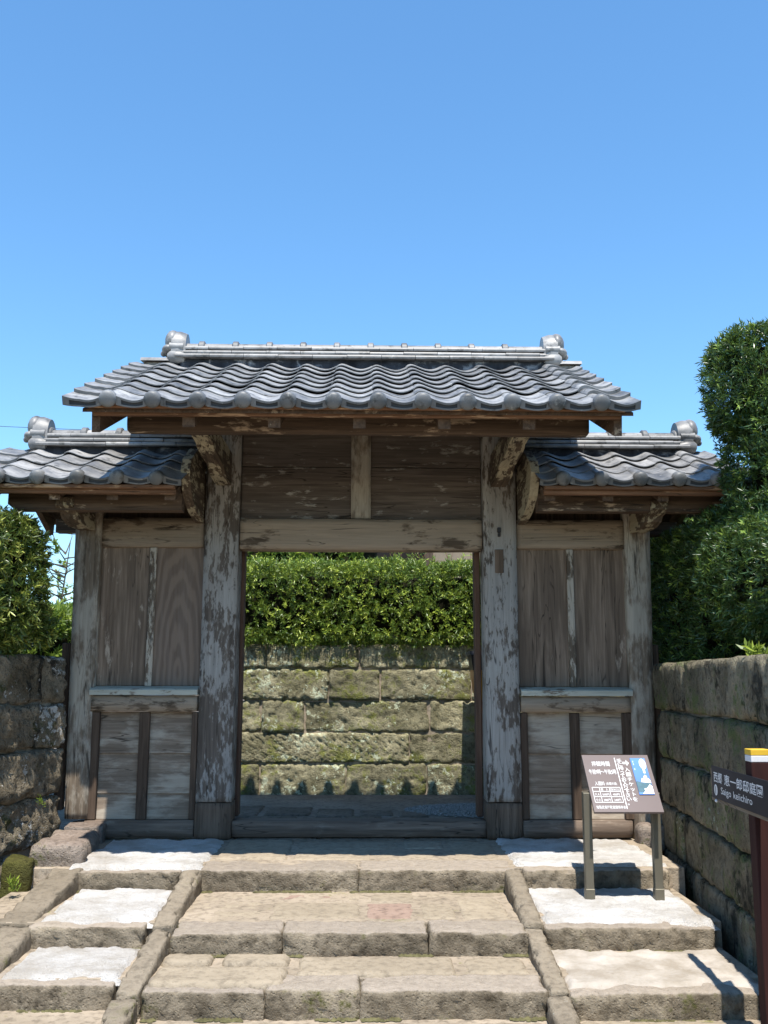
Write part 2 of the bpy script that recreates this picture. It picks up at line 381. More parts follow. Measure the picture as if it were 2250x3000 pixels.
# ------------------------------------------------------------------ setting: ground
def sheet(name, x0, x1, y0, y1, z, mat, nx=2, ny=2, amp=0, freq=2, parent=None):
    vs = []; fs = []
    for j in range(ny + 1):
        for i in range(nx + 1):
            x = x0 + (x1 - x0) * i / nx; y = y0 + (y1 - y0) * j / ny
            vs.append((x, y, z + (amp * mnoise.noise((x * freq, y * freq, 3.3)) if amp else 0)))
    for j in range(ny):
        for i in range(nx):
            a = j * (nx + 1) + i; fs.append((a, a + 1, a + nx + 2, a + nx + 1))
    m = MB(); m.add(vs, fs, True); return m.build(name, mat, parent)
P_soil = stone('bare_soil', (0.12, 0.095, 0.065), (0.20, 0.165, 0.12), moss=.35, mosscol=(0.06, 0.085, 0.02), bump=.6, vary=0, scale=.5)
P_court = stone('raked_court_earth', (0.20, 0.165, 0.13), (0.29, 0.245, 0.20), bump=.4, vary=0)
tag(sheet('ground', -900, 900, -60, 1500, -0.47, P_soil), kind='structure')
court = MB(); court.add([(-40, 0.02, -0.015), (40, 0.02, -0.015), (40, 60, -0.015), (-40, 60, -0.015)], [(0, 1, 2, 3)])
court.add([(-40, 0.02, -0.5), (40, 0.02, -0.5), (40, 0.02, -0.015), (-40, 0.02, -0.015)], [(0, 1, 2, 3)])
tag(court.build('courtyard', P_court), kind='structure')
bank = MB()      # raised garden soil behind the two flanking walls
bank.prism([(-2.52, 0), (-3.9, -4.2), (-6.4, -12), (-30, -12), (-30, 0)], 'z', -.5, 1.15); bank.box(2.62, 30, -12, 0.0, -0.5, 1.15, .05)
tag(bank.build('terrain', P_soil), kind='structure')
# ------------------------------------------------------------------ setting: the steps
steps = MB()
steps.box(-2.1, 2.05, -1.06, 0.30, -0.46, -0.003, .004)
steps.box(-2.1, 1.97, -1.90, -1.065, -0.46, -0.125, .004)
steps.box(-2.1, 1.93, -2.50, -1.905, -0.46, -0.236, .004)
steps.box(-2.1, 1.90, -6.5, -2.505, -0.46, -0.352, .004)
steps = tag(steps.build('stone_steps', S_bed), kind='structure')
sd = [0]
def slab(name, x0, x1, y0, y1, z0, z1, mat, r=.025, amp=.007, amp2=.0, seg=.026, freq=9, jit=.006, parent=steps, rot=None, **k):
    sd[0] += 1; q = random.Random(sd[0] * 17)
    j = lambda: q.uniform(-jit, jit)
    cx, cy = (x0 + x1) / 2, (y0 + y1) / 2
    m = block(x0 - cx + abs(j()), x1 - cx - abs(j()), y0 - cy + j(), y1 - cy + j(), z0, z1 + j() * .6, r, amp, freq, seg, sd[0], amp2=amp2, chip=.03, **k)
    return m.build(name, mat, parent, (cx, cy, 0), rot or (0, 0, q.uniform(-.004, .004)))
def pit(p, n):
    if n.y < -.6: return .012 * mnoise.noise(p * 21) + .012 * mnoise.noise(p * 44)
    return 0
# nosing stones of every riser
for xs, y, d, zt, zb in (((-0.965, 0.011, 0.985), -1.16, .34, 0.0, -.20), ((-0.945, -.376, .381, .90), -2.145, .27, -.12, -.31), ((-0.955, -.399, .029, .885), -2.72, .25, -.23, -.42)):
    for a, b in zip(xs, xs[1:]): slab('step_stone', a, b, y, y + d, zb, zt, S_step, r=.016, amp=.008, amp2=.010, jit=.003, extra=pit, freq=7, seg=.020)
for a, b, y, d, zt, zb in ((-1.80, -1.07, -1.15, .22, -.005, -.2), (-1.72, -1.10, -1.99, .20, -.125, -.34), (-1.70, -1.11, -2.58, .20, -.24, -.45),
                           (1.03, 1.94, -1.13, .22, -.005, -.22), (.99, 1.89, -2.05, .17, -.125, -.34), (.97, 1.85, -2.74, .20, -.24, -.46)):
    slab('step_stone', a, b, y, y + d, zb, zt, S_step, r=.016, amp=.008, amp2=.010, jit=.003, extra=pit, freq=7, seg=.020)
# paving of the treads
for a, b, c, d in ((-.94, -.45, -.80, -.03), (-.44, .10, -.81, -.42), (.11, .60, -.80, -.40), (-.44, .30, -.41, -.03), (.31, .62, -.39, -.03), (.63, .97, -.80, -.03)):
    slab('paving_stone', a, b, c, d, -.1, .004, S_pave, r=.03, amp=.004, jit=.01)
for a, b, c, d, mt in ((-.90, -.50, -1.84, -1.20, S_pave), (-.48, .03, -1.85, -1.45, S_pave), (-.47, -.10, -1.43, -1.19, S_pink), (-.08, .04, -1.43, -1.19, S_pave), (.05, .335, -1.85, -1.47, S_pink), (.06, .36, -1.45, -1.2, S_pave), (.345, .565, -1.86, -1.47, S_pave), (.575, .85, -1.87, -1.34, S_pave), (.37, .85, -1.33, -1.2, S_pave)):
    slab('paving_stone', a, b, c, d, -.22, -.123, mt, r=.02, amp=.004, jit=.008)
for a, b, c, d, mt, z in ((-.96, -.70, -2.33, -2.16, S_pave, -.213), (-.67, -.31, -2.34, -2.16, S_pave, -.212), (-.95, -.31, -2.66, -2.38, S_pave, -.217), (-.28, .50, -2.50, -2.18, S_pave, -.215), (.53, .86, -2.74 + .27, -2.19, S_pave, -.225), (-.10, .18, -2.47 - .03, -2.47, S_pink, -.228)):
    slab('paving_stone', a, b, c, d, -.34, z, mt, r=.03, amp=.006, jit=.012)
for i, (a, b) in enumerate(((-.95, -.3), (-.28, .42), (.44, .86), (-1.7, -1.12), (.95, 1.8))):
    slab('paving_stone', a, b, -3.5, -2.76, -.44, -.344 - .004 * (i % 2), S_pave, r=.03, amp=.006)
# sloping kerb stones
def kerb(x, w, y0, z0, y1, z1, h=.22, mat=S_kerb):
    sd[0] += 1; L = math.hypot(y1 - y0, z1 - z0); a = math.atan2(z0 - z1, y0 - y1)
    m = block(-w / 2, w / 2, -L / 2, L / 2, -h, 0, .016, .008, 9, .018, sd[0], amp2=.012, chip=.06)
    m.build('kerb_stone', mat, steps, (x, (y0 + y1) / 2, (z0 + z1) / 2), (a, 0, rnd.uniform(-.03, .03)))
for x, dx, w in ((-1.005, -.02, .115), (.945, -.035, .098)):
    for (a, za, b, zb, k) in ((-1.19, .012, -2.02, -.112, 0), (-2.03, -.122, -2.72, -.238, .4), (-2.73, -.248, -3.5, -.37, .8)):
        kerb(x + dx * k, w + .012 * k, a, za, b, zb)
for (x, a, za, b, zb, w) in ((-1.80, -1.05, .004, -1.93, -.125, .20), (-1.79, -1.936, -.128, -2.70, -.245, .20), (-1.775, -2.706, -.25, -3.5, -.37, .20)):
    kerb(x, w, a, za, b, zb, .26)
# sand beds of the side steps
def sandbed(x0, x1, y0, y1, z, mat, seed, label, h=.018, skew=0.0):
    nx, ny = int((x1 - x0) / .02), int((y1 - y0) / .02); vs = []; fs = []
    for j in range(ny + 1):
        for i in range(nx + 1):
            u, w = i / nx, j / ny; x = x0 + (x1 - x0) * u + skew * (1 - w); y = y0 + (y1 - y0) * w
            e = min(u * (x1 - x0), (1 - u) * (x1 - x0), w * (y1 - y0), (1 - w) * (y1 - y0))
            e += .06 * mnoise.noise((x * 6, y * 6, seed)) + .04 * mnoise.noise((x * 19, y * 19, seed))
            e = min(e, min(u * (x1 - x0), (1 - u) * (x1 - x0), w * (y1 - y0), (1 - w) * (y1 - y0)) * 3 - .05)
            zz = z - .03 + (h + .03) * min(1, max(0, e / .07 + .25)) + .010 * mnoise.noise((x * 9, y * 9, seed + 9)) + .006 * mnoise.noise((x * 30, y * 30, seed))
            vs.append((x, y, zz))
    for j in range(ny):
        for i in range(nx):
            a = j * (nx + 1) + i; fs.append((a, a + 1, a + nx + 2, a + nx + 1))
    m = MB(); m.add(vs, fs, True)
    tag(m.build('white_sand', mat), label, 'sand', 'sand beds of the side steps', 'stuff')
sandbed(-1.80, -.93, -1.10, -.02, 0, P_sand, 1, 'white sand bed on the landing beside the left gate panel')
sandbed(-1.70, -1.06, -1.93, -1.13, -.12, P_sand, 2, 'bright white sand on the upper left side step', skew=.0)
sandbed(-1.68, -1.08, -2.53, -1.97, -.235, P_sand, 3, 'bright white sand on the lower left side step')
sandbed(.97, 1.98, -1.06, -.02, 0, P_sand, 4, 'pale sand on the landing under the right gate panel')
sandbed(.985, 1.93, -2.0, -1.12, -.12, P_sand, 5, 'white sand on the right side step around the notice board posts')
sandbed(.97, 1.91, -2.68, -2.03, -.235, P_sand2, 6, 'trodden greyish sand on the lower right side step', h=.010)

# moss and grit caught along the foot of the risers
def mossline(runs, label, seed):
    q = random.Random(seed); m = MB()
    for (x0, x1, y, z, n) in runs:
        for _ in range(n):
            x = q.uniform(x0, x1)
            if mnoise.noise((x * 4, y, seed)) < .0: continue
            r = q.uniform(.006, .015); yy = y - abs(q.gauss(0, .010)); k = 5; a0 = q.uniform(0, 6)
            base = [(x + r * 1.4 * math.cos(a0 + 6.283 * i / k), yy + r * .9 * math.sin(a0 + 6.283 * i / k), z - .004) for i in range(k)]
            m.add(base + [(x, yy, z + r * .55)], [(i, (i + 1) % k, k) for i in range(k)], True)
    tag(m.build('moss', plain('riser_moss', (0.115, 0.105, 0.05), .95, .1, var=.5, nscale=30)), label, 'moss', None, 'stuff')
mossline([(-.94, .95, -1.165, -.12, 420), (-1.7, -1.08, -1.155, -.12, 90), (1.02, 1.9, -1.135, -.12, 60)], 'thin line of yellow-green moss along the foot of the top riser', 3)
mossline([(-.93, .88, -2.15, -.228, 420), (-1.68, -1.1, -1.995, -.235, 110), (1.0, 1.86, -2.055, -.235, 130)], 'thin line of yellow-green moss along the foot of the middle riser', 5)
mossline([(-.94, .86, -2.725, -.344, 420), (-1.66, -1.12, -2.585, -.35, 110), (.98, 1.8, -2.745, -.35, 130)], 'thin line of yellow-green moss along the foot of the lowest riser', 7)

# courtyard floor seen through the gate
S_dkpave = stone('dark_court_paving', (0.13, 0.105, 0.08), (0.21, 0.17, 0.135), moss=.1, bump=.6, vary=.25)
yard = tag(sheet('court_path', -1.6, 2.4, .26, 2.3, -0.008, P_court), kind='structure')
xs = [-1.45, -.95, -.5, -.12, .22, .52]
for i, (a, b) in enumerate(zip(xs, xs[1:])):
    slab('paving_stone', a, b - .02, .35, 1.15 + .1 * (i % 2), -.06, .006, S_dkpave, r=.02, amp=.004, parent=yard)
    slab('paving_stone', a + .12, b + .08, 1.2 + .1 * (i % 2), 1.95 - .1 * i, -.06, .004, S_dkpave, r=.02, amp=.004, parent=yard)
def pebbles(name, n, cx, cy, rx, ry, z, mat, label):
    q = random.Random(4); m = MB()
    base = [(1, 0, 0), (-1, 0, 0), (0, 1, 0), (0, -1, 0), (0, 0, 1), (0, 0, -1)]
    fs = [(0, 2, 4), (2, 1, 4), (1, 3, 4), (3, 0, 4), (2, 0, 5), (1, 2, 5), (3, 1, 5), (0, 3, 5)]
    for _ in range(n):
        a = q.uniform(0, 6.28); d = math.sqrt(q.random()); r = q.uniform(.007, .016); t = q.uniform(0, 6.28)
        x, y = cx + rx * d * math.cos(a), cy + ry * d * math.sin(a)
        m.add([(x + r * (p[0] * math.cos(t) - p[1] * math.sin(t) * .7), y + r * (p[0] * math.sin(t) + p[1] * math.cos(t) * .7), z + r * .6 * p[2]) for p in base], fs, True)
    tag(m.build(name, mat), label, 'gravel', None, 'stuff')
pebbles('gravel', 5000, 1.25, 1.65, .85, .5, 0.0, plain('grey_pebble', (0.27, 0.255, 0.235), .8, var=.5, nscale=60), 'grey gravel patch inside the gate before the back wall')

# ------------------------------------------------------------------ stone walls
def wallstones(root, rows, mat, y0, y1, seed, r=.022, amp=.012, freq=7, extra=None, jit=.006, seg=.03):
    q = random.Random(seed)
    for (z0, z1, xs) in rows:
        for a, b in zip(xs, xs[1:]):
            sd[0] += 1; f = extra(a, z0) if extra else None
            cx, cz = (a + b) / 2, (z0 + z1) / 2
            m = block(a - cx + q.uniform(.002, jit), b - cx - q.uniform(.002, jit), y0 + q.uniform(-.015, .015), y1, z0 - cz + q.uniform(.001, jit * .8), z1 - cz - q.uniform(.001, jit * .8), r, amp, freq, seg, sd[0], extra=f, amp2=.014, skip=((1, 1),), chip=.05)
            m.build('stone', mat, root, (cx, 0, cz), (0, q.uniform(-.008, .008), 0))
wb = thing('stone_wall', 'mossy yellow-green stone block wall seen through the gate opening', 'wall', (0, 2.95, 0))
def chisel(a, z0):
    if abs(z0 - .294) < .01 and a < 0:        # herringbone tooling
        def f(p, n):
            if n.y > -.6: return 0
            t = (p.x * 1.0 + abs(p.z + .0) * 1.1) * 13 + .6 * mnoise.noise(p * 9)
            return .024 * (abs((t % 1) - .5) * 2 - .5) + .012 * mnoise.noise(p * 30)
        return f
    if abs(z0 - .938) < .01 and a < -.4:
        def f(p, n):
            if n.y > -.6: return 0
            t = (p.x * .8 - p.z) * 16 + .8 * mnoise.noise(p * 8)
            return .018 * (abs((t % 1) - .5) * 2 - .5) + .013 * mnoise.noise(p * 28)
        return f
    def f(p, n):
        if n.y > -.6: return 0
        return .016 * mnoise.noise(p * 15) * (1 if mnoise.noise(p * 3 + Vector((a, 0, z0))) > -.1 else .3) + .013 * mnoise.noise(p * 34)
    return f
wallstones(wb, [(1.263, 1.52, (-1.26, -.986, -.018, 1.3, 2.2, 3.2)), (.938, 1.263, (-1.26, -.335, .201, 1.164, 2.1, 3.2)), (.612, .938, (-1.26, -1.038, -.585, .719, 1.5, 2.6, 3.2)),
                (.294, .612, (-1.26, .504, 1.7, 3.2)), (-.05, .294, (-1.26, -1.038, -.15, .679, 1.6, 3.2))], S_back, 0.0, .45, 3, extra=chisel, jit=.007, seg=.022)
bk = MB(); bk.box(-1.2, 3.15, .03, .44, -.05, 1.49); bk.build('packing', S_bed, wb)

wl = thing('stone_wall', 'left flanking wall of dark lichen-stained stone blocks', 'wall', (-2.135, -.06, 0), (0, 0, math.pi / 2 - R(18)))
# local x runs into the picture, local -y faces the steps
def rough(a, z0):
    def f(p, n):
        if n.y > -.6: return 0
        t = abs(mnoise.noise(Vector((p.x * 13 + p.z * 9, a, p.z * 6 - p.x * 6))))
        return -.034 * t + .020 * mnoise.noise(p * 32)
    return f
wallstones(wl, [(.98, 1.315, (-4.2, -3.0, -1.75, -.30, -.02)), (.665, .975, (-4.2, -2.9, -2.0, -.88, -.02)), (.335, .66, (-4.2, -2.6, -1.35, -.02)), (0.0, .33, (-4.2, -3.2, -2.1, -.97, -.02)), (-.42, -.005, (-4.2, -2.7, -1.5, -.45))],
           S_left, 0.0, .34, 5, r=.035, amp=.02, freq=6, extra=rough, jit=.010, seg=.026)
bk = MB(); bk.box(-4.1, -.10, .05, .33, -.4, 1.27); bk.build('packing', S_bed, wl)
wr = thing('stone_wall', 'right flanking wall of black algae-stained stone behind the signs', 'wall', (2.205, .0, 0), (0, 0, -math.pi / 2 - .095))
def smoothish(a, z0):
    def f(p, n):
        if n.y > -.6: return 0
        return .010 * mnoise.noise(p * 11) + .006 * mnoise.noise(p * 30)
    return f
wallstones(wr, [(.945, 1.275, (.10, 1.02, 2.12, 3.3, 4.6)), (.61, .94, (.10, .98, 2.3, 3.4, 4.6)), (.28, .605, (.10, 1.13, 1.9, 3.1, 4.6)), (-.03, .275, (.10, .8, 1.75, 2.9, 4.6)), (-.45, -.035, (.10, 1.2, 2.2, 3.3, 4.6))],
           S_right, 0.0, .34, 8, r=.02, amp=.010, freq=5, extra=smoothish, jit=.006, seg=.03)
bk = MB(); bk.box(.15, 4.55, .05, .33, -.4, 1.24); bk.build('packing', S_bed, wr)
# loose stones at the foot of the left post
def boulder(name, x0, x1, y0, y1, z0, z1, mat, label, r=.045, amp=.028, cat='stone', seed=0):
    cx, cy = (x0 + x1) / 2, (y0 + y1) / 2
    return tag(block(x0 - cx, x1 - cx, y0 - cy, y1 - cy, 0, z1 - z0, r, amp, 5, .022, 40 + seed, amp2=.02).build(name, mat, None, (cx, cy, z0), (0, 0, .1)), label, cat)
boulder('boulder', -2.08, -1.77, -1.0, -.30, -.10, .115, S_boul, 'pale pinkish boulder below the left outer gate post', seed=1)
boulder('mossy_stone', -2.18, -2.0, -1.16, -.93, -.22, .06, S_mossy, 'small stone thick with yellow-green moss against the left wall', .025, .02, seed=2)
boulder('pad_stone', -2.12, -1.82, -.18, .16, -.10, .135, S_boul, 'tan pad stone directly under the left outer gate post', .03, .012, seed=3)
boulder('pad_stone', 2.02, 2.20, -.19, -.02, -.06, .13, S_boul, 'squat brown pad stone in front of the right outer gate post', .045, .012, seed=4)

# ------------------------------------------------------------------ the gate
gate = thing('roofed_gate', 'weathered wooden gate with grey tiled roofs over its opening and side panels', 'gate')
def beam(name, x0, x1, y0, y1, z0, z1, mat, parent=gate, c=.006, worn=0.0, seg=.05, seed=None, **k):
    if worn:
        sd[0] += 1
        st = [1, 1, 1]; st[max(range(3), key=lambda a: (x1 - x0, y1 - y0, z1 - z0)[a])] = .25
        return block(x0, x1, y0, y1, z0, z1, c * 1.6, worn, 9, seg, sd[0], stretch=tuple(st), **k).build(name, mat, parent)
    m = MB(); m.box(x0, x1, y0, y1, z0, z1, c); return m.build(name, mat, parent)
for x0, x1, mt in ((-1.198, -.933, W_pillar), (.947, 1.206, W_pillar2)):
    p = beam('pillar', x0, x1, 0, .25, .262, 3.16, mt, worn=.004)
    beam('foot_splice', x0 - .002, x1 + .002, -.003, .252, 0.0, .258, W_foot, p, worn=.003)
    xm = (x0 + x1) / 2
    beam('foundation_stone', x0 - .03, x1 + .03, -.05, .30, -.10, -.002, S_pave, gate, worn=.004)
# iron fitting and patched mortise on the right pillar
fit = MB(); fit.box(1.055, 1.083, -.022, -.004, 2.27, 2.31, .004); fit.tube([(1.069, -.012, 2.265), (1.069, -.012, 2.24)], .012); fit.build('iron_fitting', plain('dark_iron', (0.03, 0.03, 0.032), .5), gate)
beam('mortise_patch', 1.035, 1.10, -.007, .01, 1.96, 2.14, W_foot, c=.002)
beam('lintel', -.931, .945, .025, .20, 2.137, 2.378, W_lintel, worn=.004)
beam('gable_board', -.931, .945, .075, .105, 2.382, 2.796, W_brd)
beam('gable_board', -.931, .945, .078, .108, 2.800, 3.20, W_brd)
beam('king_strut', -.078, .083, .045, .12, 2.382, 3.18, W_post, worn=.003)
beam('threshold', -.93, .944, .02, .20, .012, .128, W_sole, worn=.003)
for x0, x1 in ((-.9, -.3), (-.28, .35), (.37, .92)): beam('foundation_stone', x0, x1, .03, .22, -.1, .006, S_dkpave, worn=.004)
beam('door_jamb', .898, .944, .22, .34, .13, 2.6, W_jamb)
beam('door_jamb', -.955, -.912, .26, .38, .13, 2.6, W_jamb)
beam('head_rail', -.91, .895, .26, .33, 2.20, 2.34, W_jamb)
# side bays
for sgn in (-1, 1):
    if sgn < 0: xi, xo, po0, po1 = -1.20, -2.0, -2.19, -1.985
    else: xi, xo, po0, po1 = 1.208, 2.05, 2.045, 2.248
    a, b = min(xi, xo), max(xi, xo)
    # outer post, a little narrower at the foot
    m = block(po0, po1, .0, .19, .14 if sgn < 0 else .0, 2.62, .012, .004, 9, .05, 77 + sgn, stretch=(1, 1, .25))
    zt = 2.62
    def lean(v):
        t = (zt - v[2]) / zt
        return (v[0] + (-sgn) * (.045 * t if (v[0] - (po0 + po1) / 2) * sgn > 0 else .012 * t), v[1], v[2])
    m.v = [lean(v) for v in m.v]; m.build('outer_post', W_post, gate)
    ob0, ob1 = (po0 - .055, po0 + .01) if sgn < 0 else (po1 - .02, po1 + .035)
    beam('end_board', ob0, ob1, .05, .12, .2, 1.42, W_batten)
    beam('side_lintel', a + .002, b - .002, .03, .16, 2.152, 2.382, W_lintel, worn=.004)
    beam('back_board', a, b, .12, .14, 2.386, 2.75, W_batten)
    xm = -1.588 if sgn < 0 else 1.622
    zs = 1.10
    beam('panel_board', a, xm - .003, .075, .10, zs, 2.16, W_panel)
    beam('panel_board', xm + .003, b, .077, .102, zs, 2.16, W_grain if sgn < 0 else W_panel)
    beam('panel_batten', xm - .026, xm + .026, .045, .073, zs, 2.15, W_strip, c=.004)
    m = MB(); m.prism([(-.035, 1.035), (-.037, 1.072), (-.026, 1.082), (.074, 1.10), (.10, 1.10), (.10, 1.035)], 'x', a + (0 if sgn < 0 else .004), b - .002); m.build('sill', W_sill, gate)
    beam('mid_rail', a + .003, b - .006, -.004, .13, .912, 1.032, W_lintel, worn=.003)
    for i, (z0, z1) in enumerate(((.136, .322), (.318, .61), (.606, .91))):
        m = MB(); d = .02
        m.prism([(.058, z0), (.052, z0 + .004), (.068, z1), (.09, z1), (.09, z0)], 'x', a + .004, b - .004); m.build('lower_board', W_low, gate)
    bs = ((-1.999, -1.924), (-1.631, -1.556), (-1.243, -1.20)) if sgn < 0 else ((1.209, 1.262), (1.581, 1.651), (1.974, 2.044))
    for (q0, q1) in bs: beam('lower_batten', q0, q1, .012, .05, .139, .91, W_batten, c=.004)
    beam('ground_sill', a + .002, b - (.002 if sgn < 0 else .03), -.012, .15, .014, .136, W_sole, worn=.003)

# ---- roofs
PROF = [(0.0, .014), (.03, .026), (.08, .036), (.15, .041), (.22, .039), (.30, .032), (.38, .023), (.46, .015), (.54, .008), (.62, .003), (.70, 0), (.78, .001), (.86, .006), (.94, .014), (1.04, .027)]
PITCHX = .268
SLP = .461
SL = math.atan(SLP)
def tile_mesh(name, prof, mat, length=.272, th=.009, lift=.023):
    """curved pantile, local x across, y up the slope, z off the deck; front edge at y=0 rides on the row below"""
    m = MB(); n = len(prof)
    def ring(y, z0, dz): return [(u * PITCHX, y, z + z0 + dz) for u, z in prof]
    F0, F1 = ring(0, lift, 0), ring(.006, lift, th); B0, B1 = ring(length, 0, 0), ring(length, 0, th)
    Fm = ring(0, lift, th - .002)
    def strip(A, B, sm=True): m.add(A + B, [(i, i + 1, n + i + 1, n + i) for i in range(n - 1)], sm)
    strip(F1, B1); strip(B0, F0); strip(F0, Fm); strip(Fm, F1); strip(B1, B0)
    for i in (0, n - 1): m.add([F0[i], Fm[i], F1[i], B1[i], B0[i]], [(0, 1, 2, 3, 4) if i else (4, 3, 2, 1, 0)])
    return m.mesh(name, mat) if name else m
def left_verge(prof):       # trough with a turned-up outer edge
    return [(.145, -.045), (.16, .028), (.22, .022), (.32, .015), (.42, .010)] + [p for p in prof if p[0] > .5]
def right_verge(prof): return [p for p in prof if p[0] < .9] + [(.90, .010), (.96, .018), (1.02, .026), (1.035, -.045)]
ME_tile = tile_mesh('roof_tile', PROF, T_tile); ME_lv = tile_mesh('verge_tile', left_verge(PROF), T_tile, th=.022); ME_rv = tile_mesh('verge_tile', right_verge(PROF), T_tile, th=.022)
def eave_mesh(prof, disc=True, span=None):
    m = tile_mesh(None, prof, None, lift=.010); n = len(prof)
    # pendant plate below the trough, following its curve, with a framed recess
    u0, u1 = (.32, 1.04) if disc else (.16, 1.04)
    if span: u0, u1 = span
    q = [u0 + (u1 - u0) * i / 12 for i in range(13)]
    def pz(u): return float(np.interp(u, [a for a, _ in prof], [b for _, b in prof]))
    def low(u): return pz(u) * .55 - .024
    top = [(u * PITCHX, -.012, pz(u) + .019) for u in q]; bot = [(u * PITCHX, -.012, low(u)) for u in q]
    tb = [(x, .006, z) for x, _, z in top]; bb = [(x, .012, z) for x, _, z in bot]
    k = len(q)
    ui = [i for i, u in enumerate(q) if u0 + .14 * (u1 - u0) <= u <= u1 - .14 * (u1 - u0)]
    a, b = ui[0], ui[-1]
    rt = [(x, -.012, z - .013) for x, _, z in top]; rb = [(x, -.012, z + .010) for x, _, z in bot]
    m.add(top + rt, [(i, i + 1, k + i + 1, k + i) for i in range(a, b)]); m.add(rb + bot, [(i, i + 1, k + i + 1, k + i) for i in range(a, b)])
    for s0, s1 in ((0, a), (b, k - 1)): m.add(top + bot, [(i, i + 1, k + i + 1, k + i) for i in range(s0, s1)])
    rti = [(x, -.004, z) for x, _, z in rt]; rbi = [(x, -.004, z) for x, _, z in rb]
    m.add(rt + rti, [(i, i + 1, k + i + 1, k + i) for i in range(a, b)]); m.add(rbi + rb, [(i, i + 1, k + i + 1, k + i) for i in range(a, b)])
    m.add([rt[a], rti[a], rbi[a], rb[a]], [(0, 1, 2, 3)]); m.add([rt[b], rb[b], rbi[b], rti[b]], [(0, 1, 2, 3)])
    nf = len(m.f); m.add(rti + rbi, [(i, i + 1, k + i + 1, k + i) for i in range(a, b)]); rec = range(nf, len(m.f))
    m.add(top + tb, [(i, k + i, k + i + 1, i + 1) for i in range(k - 1)]); m.add(bot + bb, [(i, i + 1, k + i + 1, k + i) for i in range(k - 1)])
    m.add([top[0], bot[0], bb[0], tb[0]], [(0, 1, 2, 3)]); m.add([top[-1], tb[-1], bb[-1], bot[-1]], [(0, 1, 2, 3)])
    if disc:        # domed round end of the roll
        cx, cz, r = .15 * PITCHX, .030, .051; vs = []; fs = []; seg = 20
        rings = [(r * .92, .03), (r, .012), (r, -.022), (r * .93, -.030), (r * .7, -.038), (r * .35, -.042)]
        for rr, y in rings:
            for s_ in range(seg): t = 2 * math.pi * s_ / seg; vs.append((cx + rr * math.cos(t), y, cz + rr * math.sin(t)))
        for i in range(len(rings) - 1):
            for s_ in range(seg): fs.append((i * seg + s_, i * seg + (s_ + 1) % seg, (i + 1) * seg + (s_ + 1) % seg, (i + 1) * seg + s_))
        vs.append((cx, -.043, cz)); o = (len(rings) - 1) * seg
        for s_ in range(seg): fs.append((o + s_, o + (s_ + 1) % seg, len(vs) - 1))
        m.add(vs, fs, True)
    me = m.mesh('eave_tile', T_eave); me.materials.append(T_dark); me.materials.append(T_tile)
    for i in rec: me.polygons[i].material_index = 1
    for i in range((n - 1) * 2): me.polygons[i].material_index = 2
    return me
ME_eave = eave_mesh(PROF); ME_elv = eave_mesh(left_verge(PROF)[1:], False); ME_erv = eave_mesh(right_verge(PROF)[:-1])
# cut tiles where the side roofs die against the pillars
CUT_R = [p for p in PROF if p[0] < .8]; CUT_L = [p for p in PROF if p[0] > .5]
ME_ecr, ME_ecl = eave_mesh(CUT_R, True, (.32, .78)), eave_mesh(CUT_L, False, (.54, 1.04))
ME_cr, ME_cl = tile_mesh('cut_tile', CUT_R, T_tile), tile_mesh('cut_tile', CUT_L, T_tile)

def roof(name, parent, xcrest, ncol, y_eave, z_eave, rows, ridge_y, left_end, right_end, xl, xr):
    """front slope of single tiles; rear slope as one joined field; deck below. xcrest = x of the first tile's left edge"""
    run = ridge_y - y_eave
    deck = MB(); d0 = y_eave + .05; zt = lambda y: z_eave - .050 + (y - y_eave) * SLP
    # boards under the tiles, both slopes
    yr = 2 * ridge_y - d0
    deck.prism([(d0, zt(d0) - .03), (d0, zt(d0) - .008), (ridge_y, zt(ridge_y) - .008), (yr, zt(d0) - .008), (yr, zt(d0) - .03), (ridge_y, zt(ridge_y) - .032)], 'x', xl, xr)
    rf = deck.build(name, W_raft, parent)
    q = random.Random(int(abs(xl) * 100)); ex = .2125 / math.cos(SL)
    for r in range(rows):
        for c in range(-1, ncol):
            first, last = c == -1, c == ncol - 1
            if r == 0: me = (ME_elv if left_end else ME_ecl) if first else (ME_erv if right_end else ME_ecr) if last else ME_eave
            else: me = (ME_lv if left_end else ME_cl) if first else (ME_rv if right_end else ME_cr) if last else ME_tile
            y = y_eave + r * .2125; z = z_eave + r * .2125 * SLP - (.018 if r == 0 else .031)
            o = obj('eave_tile' if r == 0 else ('verge_tile' if first or last else 'roof_tile'), me, rf,
                    (xcrest + c * PITCHX + q.uniform(-.003, .003), y + q.uniform(-.004, .004), z + q.uniform(-.002, .002)), (SL + q.uniform(-.008, .008), q.uniform(-.008, .008), q.uniform(-.006, .006)))
    # rear slope: never seen from the front, one joined field of the same tiles
    f = MB(); proto = tile_mesh(None, PROF, None)
    cs, sn = math.cos(SL), math.sin(SL)
    ev = [tuple(v.co) for v in ME_eave.vertices]; ef = [tuple(p.vertices) for p in ME_eave.polygons]
    for r in range(rows):
        for c in range(-1 if left_end else 0, ncol):
            y0 = 2 * ridge_y - (y_eave + r * .2125); z0 = z_eave + r * .2125 * SLP - .031; x0 = xcrest + (c + 1) * PITCHX
            pv, pf = (ev, ef) if r == 0 and c >= 0 else (proto.v, proto.f)
            if r == 0: z0 += .013
            f.add([(x0 - v[0], y0 - (v[1] * cs - v[2] * sn), z0 + v[1] * sn + v[2] * cs) for v in pv], pf, True)
    tag(f.build('rear_tile_field', T_tile, rf), kind='stuff')
    return rf

